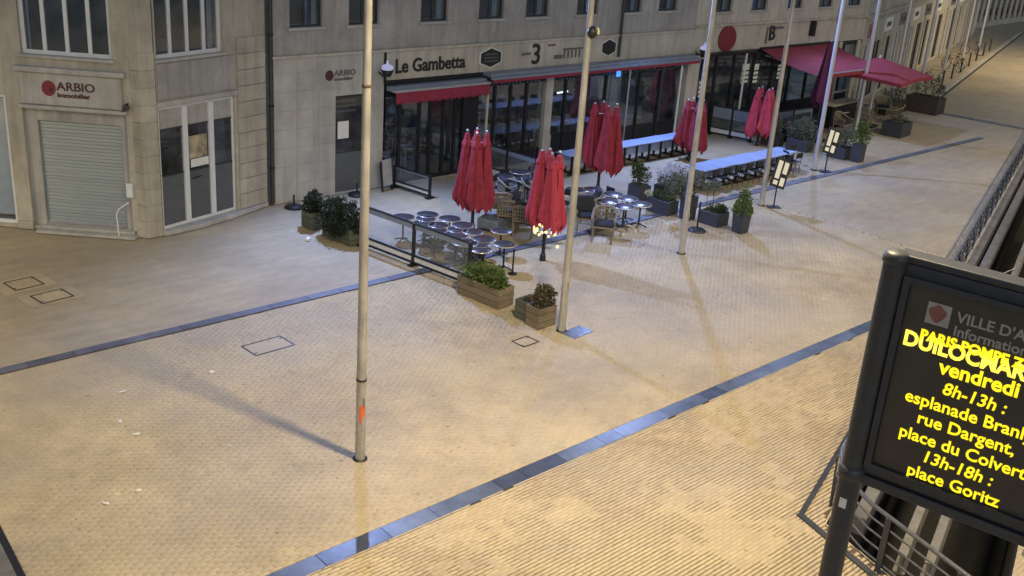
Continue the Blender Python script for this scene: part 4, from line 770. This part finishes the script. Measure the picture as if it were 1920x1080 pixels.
# ------------------------------------------------------------------ glass barriers
def barrier(label, x0, y0, x1, y1, h, nb, band=.18, lower=.25, gm_='barrier_glass', group=None):
    L = math.hypot(x1 - x0, y1 - y0); t = thing('glass_barrier', label, 'barrier', (x0, y0, 0), math.atan2(y1 - y0, x1 - x0)); seg = L / nb
    for k in range(nb + 1): part('post', MB().bx(k * seg - .04, k * seg + .04, -.04, .04, 0, h), 'dark_frame', t, bev=.006); part('post_foot', MB().bx(k * seg - .09, k * seg + .09, -.14, .14, -.01, .03), 'dark_frame', t)
    for k in range(nb):
        a, b = k * seg + .045, (k + 1) * seg - .045
        part('top_band', MB().bx(a, b, -.012, .012, h - band, h - .045), 'awning_grey', t); part('top_rail', MB().bx(a, b, -.03, .03, h - .04, h), 'dark_frame', t); part('mid_rail', MB().bx(a, b, -.025, .025, lower, lower + .05), 'dark_frame', t)
        part('bottom_rail', MB().bx(a, b, -.03, .03, .05, .11), 'dark_frame', t); part('glass_pane', MB().bx(a, b, -.005, .005, lower + .05, h - band), gm_, t); part('lower_pane', MB().bx(a, b, -.005, .005, .11, lower), 'white_paint', t)
    return t
barrier('long black framed glass barrier closing the left side of the terrace', 16.5, 23.3, 17.0, 19.25, 1.2, 2)
barrier('short black framed barrier standing out from the cafe window', 20.83, 27.6, 21.05, 26.0, .75, 1, .1, .2)
barrier('black framed glass barrier standing out from the cafe door piers', 24.55, 27.6, 24.75, 24.9, 1.15, 2, .2, .3)
barrier('dark topped glass screen between the cafe and brasserie terraces', 38.0, 27.6, 38.45, 25.75, 1.28, 2, .5, .3)
barrier('low glass screen along the front of the brasserie terrace', 40.2, 25.9, 43.0, 25.7, 1.1, 2, .45, .3)
# small posts and boards
single('slim_post', MB().cyl((0, 0, 0), (0, 0, 1.7), .035, n=10).lathe([(0, .05), (.2, .04), (.22, 0), (0, 0)], 14), 'black_metal', 'slim black post standing behind the light tables', 'post', (25.3, 25.6, 0))
single('slim_post', MB().cyl((0, 0, 0), (0, 0, .7), .025, n=10).lathe([(0, .03), (.12, .025), (.13, 0), (0, 0)], 14), 'black_metal', 'short thin black post behind the long wooden planter', 'post', (18.6, 19.3, 0))
for lab, x, y in (('round black parasol base at the foot of the downpipe', 16.75, 27.3), ('round black parasol base in front of the narrow side door', 19.2, 27.45), ('round grey parasol base at the foot of a steel flagpole', 26.2, 19.0)):
    t = thing('parasol_base', lab, 'parasol base', (x, y, 0)); part('disc', MB().lathe([(0, .1), (.08, .1), (.24, .07), (.29, .03), (.29, 0), (0, 0)], 20), 'black_metal' if x < 25 else 'sign_grey', t); part('tube', MB().cyl((0, 0, .08), (0, 0, .4 if x < 25 else .95), .03, n=10), 'black_metal', t)
bd = thing('chalkboard', 'small folded board leaning beside the cafe window', 'board', (20.35, 27.4, 0), .2); part('panel', MB().box((0, 0, .62), (.42, .04, .85), rx=-.12), 'render_grey', bd); part('frame', MB().box((-.24, .02, .5), (.05, .05, 1.0), rx=-.12).box((.24, .02, .5), (.05, .05, 1.0), rx=-.12), 'dark_frame', bd)
# tilted menu boards
def menu(label, x, y, rz):
    t = thing('menu_board', label, 'menu board', (x, y, 0), rz, 'tilted lit menu boards'); part('base', MB().bx(-.22, .22, -.16, .16, 0, .03), 'black_metal', t, bev=.01); part('stem', MB().cyl((0, 0, .02), (.0, .0, .85), .025, n=10), 'black_metal', t)
    b = part('board', MB().box((0, 0, 0), (.56, .05, 1.0)), 'black_metal', t, (.04, -.05, 1.22), bev=.01, rot=(R_(-16), R_(17), 0))
    for cx_, cz, h in ((-.12, .1, .62), (.12, .2, .40), (.12, -.28, .28), (-.12, -.35, .14)): part('page', MB().box((cx_, -.03, cz), (.165, .004, h)), 'menu_page', b)
menu('tilted black menu board with lit cream pages nearer the camera', 30.75, 19.25, R_(-32)); menu('tilted black menu board with lit cream pages by the far planters', 36.95, 21.1, R_(-32))

# ------------------------------------------------------------------ tables and chairs
def round_table():
    t = thing('bistro_table', '', 'table', (0, 0, 0)); part('top', MB().lathe([(0, .735), (.31, .735), (.315, .73)], 24), 'table_metal', t); part('rim', MB().lathe([(.312, .738), (.33, .736), (.333, .72), (.32, .705), (0, .705)], 24), 'table_rim', t)
    part('column', MB().cyl((0, 0, .05), (0, 0, .705), .028, n=10), 'black_metal', t)
    f = MB()
    for k in range(4): a = k * math.pi / 2 + .6; f.tube([(0, 0, .09), (.14 * math.cos(a), .14 * math.sin(a), .06), (.26 * math.cos(a), .26 * math.sin(a), .015)], .018, 6)
    part('foot', f, 'black_metal', t); return t
rt0 = None
def put_table(x, y, label, group, rz=0., s=1.):
    global rt0
    if rt0 is None: rt0 = round_table(); o = rt0
    else: o = copy_tree(rt0)
    o.location = (x, y, 0); o.rotation_euler.z = rz; o.scale = (s, s, 1); o['label'] = label; o['group'] = group; return o
r = random.Random(11); ti = -1
for x, y in [(17.7, 23.0), (18.45, 22.84), (17.84, 22.23), (18.75, 22.2), (17.74, 21.6), (18.7, 21.55), (17.96, 20.96), (18.55, 20.95), (17.77, 20.35), (18.42, 20.32), (17.77, 19.7), (18.62, 19.7)]:
    ti = ti + 1; put_table(x, y, 'round bistro table with pale rim, %s from the cafe along the %s' % (ORD[ti // 2], ('glass barrier', 'leftmost red parasol')[ti % 2]), 'round tables behind the long glass barrier', r.random() * 3, r.uniform(.92, 1.08))
for x, y in [(23.25, 24.86), (24.1, 25.0), (24.8, 24.6), (22.67, 24.09), (23.6, 24.2)]: put_table(x, y, 'round bistro table, %s from the left in the blue light behind the parasols' % ORD[[(22.67, 24.09), (23.25, 24.86), (23.6, 24.2), (24.1, 25.0), (24.8, 24.6)].index((x, y))], 'round tables in the middle of the terrace', r.random() * 3, 1.05)
for x, y in [(24.25, 22.5), (24.75, 22.2), (24.3, 21.7), (24.95, 21.5), (25.0, 20.95), (24.2, 21.05), (24.24, 20.4), (24.9, 20.3)]: put_table(x, y, 'round bistro table, %s from the cafe in the group by the planter box' % ORD[[(24.25, 22.5), (24.75, 22.2), (24.3, 21.7), (24.95, 21.5), (24.2, 21.05), (25.0, 20.95), (24.24, 20.4), (24.9, 20.3)].index((x, y))], 'round tables by the dark planter box', r.random() * 3, 1.05)
for k_, (x, y) in enumerate([(18.15, 22.55), (18.1, 21.9), (18.3, 21.3), (18.05, 20.05), (19.3, 20.6)]): put_table(x, y, 'round bistro table wedged %s from the cafe between the two table columns' % ORD[k_], 'round tables behind the long glass barrier', r.random() * 3, .9)
def armchair():
    t = thing('wicker_armchair', '', 'chair'); 
    for x, y in ((-.26, -.24), (.26, -.24), (-.26, .26), (.26, .26)): part('leg', MB().cyl((x, y, 0), (x, y, .42), .025, n=8), 'wicker', t)
    part('seat', MB().bx(-.29, .29, -.28, .29, .40, .45), 'wicker', t, bev=.015); part('cushion', MB().bx(-.26, .26, -.26, .25, .455, .53), 'cushion', t, bev=.03)
    b = part('backrest', MB().tube([(-.3, -.26, .62), (-.32, .0, .66), (-.3, .27, .78), (-.15, .33, .86), (.15, .33, .86), (.3, .27, .78), (.32, .0, .66), (.3, -.26, .62)], .035, 8), 'wicker', t); w = MB()
    for k in range(9): x = -.28 + k * .07; w.box((x, .29, .62), (.03, .02, .42), rx=-.08)
    for k in range(6):
        for s in (-1, 1): w.box((s * .3, -.22 + k * .09, .53), (.02, .035, .24))
    for k in range(4): w.box((0, .285 + .005 * k, .5 + k * .1), (.56, .014, .03))
    part('weave', w, 'wicker', b); return t
ch0 = armchair()
CH = [(21.45, 23.1, 2.6, 'wicker armchair beside the leftmost red parasol'), (21.15, 22.3, 2.3, 'wicker armchair facing the leftmost red parasol'), (21.2, 21.6, 2.1, 'large wicker armchair behind the garlanded parasol'), (22.5, 23.7, 1.2, 'wicker armchair with dark cushion between the two left parasols'),
      (23.2, 23.4, .9, 'wicker armchair pushed up to the tables in the blue light'), (23.0, 20.85, -.6, 'wicker armchair with dark cushion right of the lamp globe flagpole'), (22.85, 19.95, -.9, 'wicker armchair nearest the camera right of the lamp globe flagpole'), (23.9, 21.55, -2.3, 'wicker armchair half hidden behind the round tables')]
for i, (x, y, a, lab) in enumerate(CH):
    o = ch0 if i == 0 else copy_tree(ch0); o.location = (x, y, 0); o.rotation_euler.z = a; o['label'] = lab; o['group'] = 'wicker armchairs on the terrace'; o.scale = (1.12, 1.12, 1.12)
    if i in (2, 3, 4, 5, 7): part('back_cushion', MB().box((0, .2, .74), (.5, .14, .46), rx=-.2), 'cushion', o, bev=.05)
lt = thing('lounge_pouf', 'blue grey upholstered pouf at the foot of the wicker armchairs', 'pouf', (20.75, 22.55, 0), .4); part('body', MB().bx(-.4, .4, -.35, .35, .05, .38), 'lounge_blue', lt, bev=.06); part('feet', MB().bx(-.3, .3, -.25, .25, 0, .05), 'black_metal', lt)
for i, (x, y, a) in enumerate([(21.95, 22.9, .5), (22.25, 22.35, .2)]):
    q = thing('cushion', ('dark square cushion leaning on the left armchairs', 'dark square cushion leaning behind the garlanded parasol')[i], 'cushion', (x, y, .42), a); part('pad', MB().box((0, 0, .26), (.55, .16, .55), rx=-.3), 'cushion', q, bev=.06); part('bench_seat', MB().bx(-.35, .35, -.3, .3, -.42, 0), 'lounge_blue', q, bev=.03)
# rows of white square tables with black chairs tucked in
def square_table():
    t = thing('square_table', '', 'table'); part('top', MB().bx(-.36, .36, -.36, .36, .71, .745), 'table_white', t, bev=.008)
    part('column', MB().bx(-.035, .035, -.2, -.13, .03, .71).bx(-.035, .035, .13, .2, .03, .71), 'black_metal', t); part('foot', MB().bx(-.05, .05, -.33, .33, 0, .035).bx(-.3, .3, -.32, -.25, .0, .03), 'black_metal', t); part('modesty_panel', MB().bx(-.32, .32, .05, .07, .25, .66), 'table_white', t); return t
sq0 = square_table(); k = 0
for i in range(10):
    for row in (0, 1):
        if row == 1 and i == 9: continue
        o = sq0 if k == 0 else copy_tree(sq0); k += 1
        if row == 0: o.location = (27.5 + i * .72, 26.0 + .02 * (i % 2), 0); o['label'] = 'square bluish white table, %s from the left in the row along the cafe front' % ORD[i]; o['group'] = 'white tables in the back row'
        else: o.location = (30.35 + i * .66, 22.25 + .02 * (i % 3), 0); o.scale = (.9, 1.25, 1); o['label'] = 'square bluish white table, %s from the left in the row near the menu board' % ORD[i]; o['group'] = 'white tables in the front row'
        o.rotation_euler.z = random.Random(k).uniform(-.015, .015)
def bistro_chair():
    t = thing('black_chair', '', 'chair'); part('seat', MB().bx(-.2, .2, -.2, .2, .43, .46), 'black_metal', t, bev=.01)
    for x, y in ((-.18, -.18), (.18, -.18)): part('leg', MB().cyl((x, y, 0), (x, y, .43), .012, n=6), 'black_metal', t)
    for x in (-.18, .18): part('leg', MB().tube([(x, .18, 0), (x, .19, .45), (x, .25, .82)], .012, 6), 'black_metal', t)
    part('backrest', MB().bx(-.18, .18, .235, .255, .62, .82), 'black_metal', t); return t
bc0 = bistro_chair(); k = 0
for i in range(9):
    o = bc0 if k == 0 else copy_tree(bc0); k += 1; o.location = (30.3 + i * .66, 21.72, 0); o.rotation_euler.z = math.pi + random.Random(i).uniform(-.1, .1); o['label'] = 'black metal chair, %s from the left tucked under the front table row' % ORD[i]; o['group'] = 'black chairs at the front row'
for i in range(3):
    o = copy_tree(bc0); o.location = (35.6 + .5 * i, 21.9 + .4 * i, 0); o.rotation_euler.z = 1.2 + i; o['label'] = 'black metal chair, %s nearest the free end of the front table row' % ORD[i]; o['group'] = 'black chairs at the end of the front row'
for i, (x, y, a, lab) in enumerate([(22.9, 24.6, .4, 'black metal chair at the left of the tables in the blue light'), (23.7, 25.5, 2.9, 'black metal chair behind the tables in the blue light'), (24.5, 25.3, -2.6, 'black metal chair by the barrier behind the blue lit tables'), (24.0, 23.5, .2, 'black metal chair before the tables in the blue light'), (23.6, 22.3, -1.3, 'black metal chair left of the tables by the planter box'), (25.5, 21.9, 1.5, 'black metal chair behind the tables by the planter box')]):
    o = copy_tree(bc0); o.location = (x, y, 0); o.rotation_euler.z = a; o['label'] = lab; o['group'] = 'black chairs among the round tables'
# dark bar furniture under the open parasols
for i, (x, y) in enumerate([(43.9, 24.6), (45.0, 25.4), (46.3, 24.9), (47.6, 25.6), (48.6, 24.6), (46.9, 26.2), (49.6, 25.8)]):
    if i % 2: o = copy_tree(rt0); o.location = (x, y, 0); o['label'] = 'round table, %s from the left under the red awning and open parasol' % ORD[i // 2]; o['group'] = 'round tables under the open parasols'; o.scale = (1.1, 1.1, 1.1)
    else:
        o = copy_tree(ch0); o.location = (x, y, 0); o.rotation_euler.z = i * .9; o['label'] = 'wicker armchair, %s from the left under the red awning and open parasol' % ORD[i // 2]; o['group'] = 'armchairs under the open parasols'
bk = thing('bar_counter', 'dark outdoor bar counter with pale shelf under the open parasols', 'counter', (45.6, 25.9, 0), .1); part('body', MB().bx(-1.3, 1.3, -.3, .3, 0, 1.05), 'dark_frame', bk, bev=.02); part('worktop', MB().bx(-1.38, 1.38, -.38, .38, 1.055, 1.1), 'stone_column', bk, bev=.01); part('shelf', MB().bx(-1.2, 1.2, .2, .35, 1.5, 1.55), 'stone_column', bk)
for s in (-1.15, 1.15): part('shelf_post', MB().bx(s - .03, s + .03, .25, .31, 1.1, 1.9), 'alu', bk)
ls = thing('lounge_set', 'dark blue padded bench behind the shrub planters', 'bench', (41.2, 25.0, 0), .1); part('seat', MB().bx(-1.2, 1.2, -.35, .35, .15, .5), 'cushion', ls, bev=.05); part('backrest', MB().bx(-1.2, 1.2, .25, .4, .5, 1.0), 'cushion', ls, bev=.05); part('feet', MB().bx(-1.1, 1.1, -.25, .25, 0, .15), 'black_metal', ls)

# ------------------------------------------------------------------ planters and plants
def box_planter(label, x, y, w, d, h, m, rz=0., planks=0, name='planter_box', taper=0.):
    t = thing(name, label, 'planter', (x, y, 0), rz); th = .03
    if planks:
        ph = h / planks
        for k in range(planks):
            z0, z1 = k * ph + .012, (k + 1) * ph - .002; j = .004 * (k % 2)
            part('plank', MB().bx(-w / 2, w / 2, -d / 2 - j, -d / 2 + th, z0, z1), m, t, bev=.006); part('plank', MB().bx(-w / 2, w / 2, d / 2 - th, d / 2 + j, z0, z1), m, t, bev=.006)
            part('plank', MB().bx(-w / 2 - .003 - j, -w / 2 + th, -d / 2 + th + .002, d / 2 - th - .002, z0, z1), m, t, bev=.006); part('plank', MB().bx(w / 2 - th, w / 2 + .003 + j, -d / 2 + th + .002, d / 2 - th - .002, z0, z1), m, t, bev=.006)
        for sx in (-1, 1):
            for sy in (-1, 1): part('corner_post', MB().box((sx * (w / 2 - .045), sy * (d / 2 - .045), h / 2), (.05, .05, h - .02)), m, t)
    else:
        q = 1 - taper; vs = []
        for z, s in ((0, q), (h, 1)):
            for sx, sy in ((-1, -1), (1, -1), (1, 1), (-1, 1)): vs.append((sx * w / 2 * s, sy * d / 2 * s, z))
        for sx, sy in ((-1, -1), (1, -1), (1, 1), (-1, 1)): vs.append((sx * (w / 2 - .04), sy * (d / 2 - .04), h))
        for sx, sy in ((-1, -1), (1, -1), (1, 1), (-1, 1)): vs.append((sx * (w / 2 - .05), sy * (d / 2 - .05), h - .1))
        part('body', MB().add(vs, [(3, 2, 1, 0)] + [(a + i, a + (i + 1) % 4, b + (i + 1) % 4, b + i) for a, b in ((0, 4), (4, 8), (8, 12)) for i in range(4)]), m, t, bev=.008)
    part('soil', MB().bx(-w / 2 + .05, w / 2 - .05, -d / 2 + .05, d / 2 - .05, h - .16, h - .07), 'soil', t); return t
def plant(label, x, y, z, blobs, leafm, size, n, stems=True, cat='plant', name='shrub', cone=0., seed=1, group=None):
    t = thing(name, label, cat, (x, y, z), 0, group); r = random.Random(seed); mb = MB(); st = MB()
    for (cx_, cy_, cz, rx, ry, rz) in blobs:
        if not cone:
            for _ in range(7):      # loose sprigs that break the outline
                a = r.uniform(0, 6.28); e = r.uniform(.2, 1.3); d = Vector((math.cos(a) * math.cos(e) * rx, math.sin(a) * math.cos(e) * ry, math.sin(e) * rz)); p1 = Vector((cx_, cy_, cz)) + d * .7; p2 = Vector((cx_, cy_, cz)) + d * r.uniform(1.15, 1.55)
                st.tube([p1, p2], .005, 4)
                for q in range(6): mb.leaves(p1.lerp(p2, .3 + q * .13), (.03, .03, .03), 2, size * .9, r)
        mb.leaves((cx_, cy_, cz), (rx, ry, rz), n, size, r, cone=cone)
        if stems:
            for _ in range(5): st.tube([(cx_ * .6 + r.uniform(-.04, .04), cy_ * .6 + r.uniform(-.04, .04), -.1), (cx_ + r.uniform(-.4, .4) * rx, cy_ + r.uniform(-.4, .4) * ry, cz + r.uniform(0, .6) * rz)], .009, 5)
    part('foliage', mb, leafm, t)
    if stems: part('stem', st, 'bark', t)
    return t
# long wooden planter and two small ones by the flagpole
box_planter('long weathered wooden planter at the end of the glass barrier', 16.78, 18.36, .56, 1.46, .52, 'wood', .09, 3, 'wooden_planter')
r = random.Random(21); bl = [(r.uniform(-.16, .16), -.55 + .13 * k, .14 + r.uniform(-.04, .14), .2, .2, .22) for k in range(9)]
plant('bushy green shrub filling the long weathered wooden planter', 16.78, 18.36, .45, bl, 'leaf_bright', .10, 240, seed=3)
box_planter('small weathered wooden planter nearly empty beside the long one', 16.86, 16.86, .5, .42, .5, 'wood_green', .03, 3, 'wooden_planter')
box_planter('small weathered wooden planter with a drooping plant by the flagpole', 16.83, 16.38, .58, .46, .52, 'wood', 0, 3, 'wooden_planter')
plant('drooping dry plant in the small wooden planter by the flagpole', 16.83, 16.38, .45, [(-.08, .02, .2, .14, .14, .2), (.1, 0, .36, .16, .14, .12), (.26, -.04, .2, .07, .08, .2), (-.02, 0, .4, .14, .12, .12)], 'leaf_dry', .10, 150, seed=4)
plant('low scrubby growth in the nearly empty small wooden planter', 16.86, 16.9, .38, [(.05, .0, .06, .16, .1, .06)], 'leaf_dry', .07, 60, seed=5)
# green planters at the left corner
box_planter('small green wooden planter nearest the corner building', 16.2, 25.4, .42, .5, .5, 'wood_green', .05, 3, 'wooden_planter'); plant('dark shrub in the small green planter nearest the corner building', 16.2, 25.4, .45, [(0, 0, .22, .26, .28, .24), (-.08, -.1, .34, .18, .2, .18), (.12, .1, .36, .16, .18, .2)], 'leaf_dark', .10, 380, seed=6)
box_planter('long green wooden planter half hidden by the nearest flagpole', 16.35, 24.05, .48, 1.3, .5, 'wood_green', .06, 3, 'wooden_planter'); plant('dark trailing shrub in the long green planter behind the nearest flagpole', 16.3, 24.1, .45, [(0, .45, .25, .3, .3, .3), (-.05, .1, .42, .32, .34, .34), (.08, -.25, .3, .32, .34, .3), (-.28, -.05, -.04, .12, .55, .24), (.05, -.6, .12, .24, .2, .2)], 'leaf_dark', .11, 460, seed=7)
# dark planters by the round tables
box_planter('low dark planter box beside the round tables', 26.8, 20.95, .56, .9, .46, 'planter_dark'); plant('low green plants in the dark planter box beside the round tables', 26.8, 20.95, .38, [(0, -.2, .08, .22, .25, .1), (-.03, .2, .12, .22, .2, .14)], 'leaf_box', .07, 260, seed=8); 
plant('cream flower head at the back of the low dark planter box', 26.55, 21.35, .45, [(0, 0, .1, .11, .11, .08)], 'flower', .06, 120, seed=9, cat='flower', name='flowers')
box_planter('tall dark square planter behind the third flagpole', 26.95, 20.0, .42, .42, .78, 'planter_dark', 0, 0, 'tall_planter', .12); plant('spreading olive shrub in the tall planter behind the third flagpole', 26.95, 20.05, .72, [(0, 0, .35, .42, .42, .3), (-.3, .25, .5, .3, .3, .25), (.2, -.1, .6, .35, .3, .22), (-.1, .3, .2, .3, .3, .2)], 'leaf_olive', .085, 260, seed=10)
box_planter('low dark planter box just left of the cone topiary', 27.3, 19.2, .62, .72, .44, 'planter_dark', .05); plant('small leafy plants in the low box left of the cone topiary', 27.3, 19.2, .36, [(0, 0, .1, .26, .3, .12), (.12, -.15, .16, .16, .18, .12)], 'leaf_box', .07, 260, seed=11)
ot = thing('olive_tree', 'thin young olive tree in the box left of the cone topiary', 'tree', (27.35, 19.35, .34)); part('trunk', MB().tube([(0, 0, 0), (.02, .01, .4), (-.01, .02, .75)], .014, 6).tube([(-.18, .1, 0), (-.2, .12, .7)], .011, 6), 'bark', ot); part('crown', MB().leaves((0, .02, .85), (.26, .22, .2), 260, .07, random.Random(12), .4).leaves((-.22, .12, .8), (.18, .18, .18), 160, .07, random.Random(13), .4), 'leaf_olive', ot)
box_planter('tapered dark planter holding the cone topiary', 27.36, 18.2, .46, .44, .78, 'planter_dark', .03, 0, 'tall_planter', .16); plant('green cone shaped topiary in the tapered dark planter', 27.36, 18.2, .7, [(0, 0, .46, .33, .33, .5)], 'leaf_bright', .075, 1500, seed=14, cone=.92, name='topiary', stems=True)
box_planter('grey planter at the left end of the front table row', 27.3, 22.4, .5, .6, .5, 'planter_dark'); plant('green bushy plant left of the white flowers', 27.3, 22.4, .42, [(0, 0, .3, .32, .32, .4), (-.05, .1, .55, .22, .22, .25)], 'leaf_box', .09, 420, seed=15)
box_planter('dark trough of white flowers before the front table row', 28.75, 22.2, 1.3, .45, .4, 'planter_dark'); plant('white flowering plants at the left end of the front table row', 28.75, 22.2, .36, [(-.4, 0, .3, .28, .25, .3), (0, .05, .36, .3, .25, .32), (.4, 0, .3, .28, .25, .28)], 'leaf_petal', .08, 190, seed=16); plant('green leaves under the white flowers before the front table row', 28.75, 22.15, .36, [(-.4, 0, .15, .3, .25, .18), (.1, 0, .18, .4, .25, .2), (.5, 0, .2, .2, .25, .25)], 'leaf_olive', .085, 170, seed=17)
# planters beyond the front row
for i, (lab, x, y, w, d, rz, hh) in enumerate([('dark planter box behind the farthest folded parasol', 38.9, 24.95, .6, .8, .1, .5), ('dark planter box with grey green shrub behind the fourth flagpole', 39.35, 23.85, .72, .95, .12, .46), ('dark planter box with shrub behind the farther menu board', 39.75, 22.2, .72, .8, .12, .46), ('long bluish planter box at the corner of the bar terrace', 46.4, 23.25, 1.25, .95, .12, .64)]): box_planter(lab, x, y, w, d, hh, 'planter_dark', rz)
plant('grey green shrub behind the farthest folded parasol', 38.9, 24.95, .42, [(0, 0, .3, .32, .36, .35), (.1, 0, .6, .2, .22, .25)], 'leaf_olive', .09, 360, seed=18)
plant('broad grey green shrub behind the fourth flagpole', 39.35, 23.85, .4, [(0, .3, .3, .4, .4, .38), (.1, -.2, .35, .45, .4, .42), (.3, .1, .5, .4, .4, .35)], 'leaf_olive', .10, 420, seed=19)
plant('grey green shrub behind the farther menu board', 39.75, 22.2, .4, [(0, .15, .3, .36, .36, .36), (.2, -.15, .4, .36, .36, .4)], 'leaf_olive', .09, 420, seed=20)
box_planter('tall dark planter holding the round green topiary', 39.85, 21.4, .52, .42, .72, 'planter_dark', .1, 0, 'tall_planter', .1); plant('rounded green topiary in the tall dark planter at the far corner', 39.85, 21.4, .64, [(0, 0, .36, .36, .36, .4), (0, 0, .72, .18, .18, .26)], 'leaf_bright', .085, 650, seed=22, name='topiary')
plant('sparse plants along the corner of the bar terrace', 46.4, 23.25, .55, [(0, 0, .15, .5, .35, .16)], 'leaf_olive', .09, 260, seed=23)
box_planter('long brown planter box at the end of the bar terrace', 53.4, 25.5, 1.2, 1.7, .8, 'planter_brown', .12); plant('tall thin plants in the brown planter at the end of the bar terrace', 53.4, 25.5, .7, [(-.3, .5, .6, .2, .25, .5), (0, .1, .7, .2, .25, .55), (.2, -.3, .6, .2, .25, .5), (.3, -.6, .4, .2, .2, .3)], 'leaf_olive', .11, 140, seed=24)
box_planter('brown trough along the street side of the bar terrace', 51.3, 26.2, 2.2, .6, .6, 'planter_brown', .05); plant('leafy hedge in the brown trough along the bar terrace', 51.3, 26.2, .5, [(-.7, 0, .3, .35, .3, .35), (0, 0, .35, .35, .3, .4), (.7, 0, .3, .35, .3, .38)], 'leaf_olive', .1, 220, seed=25)
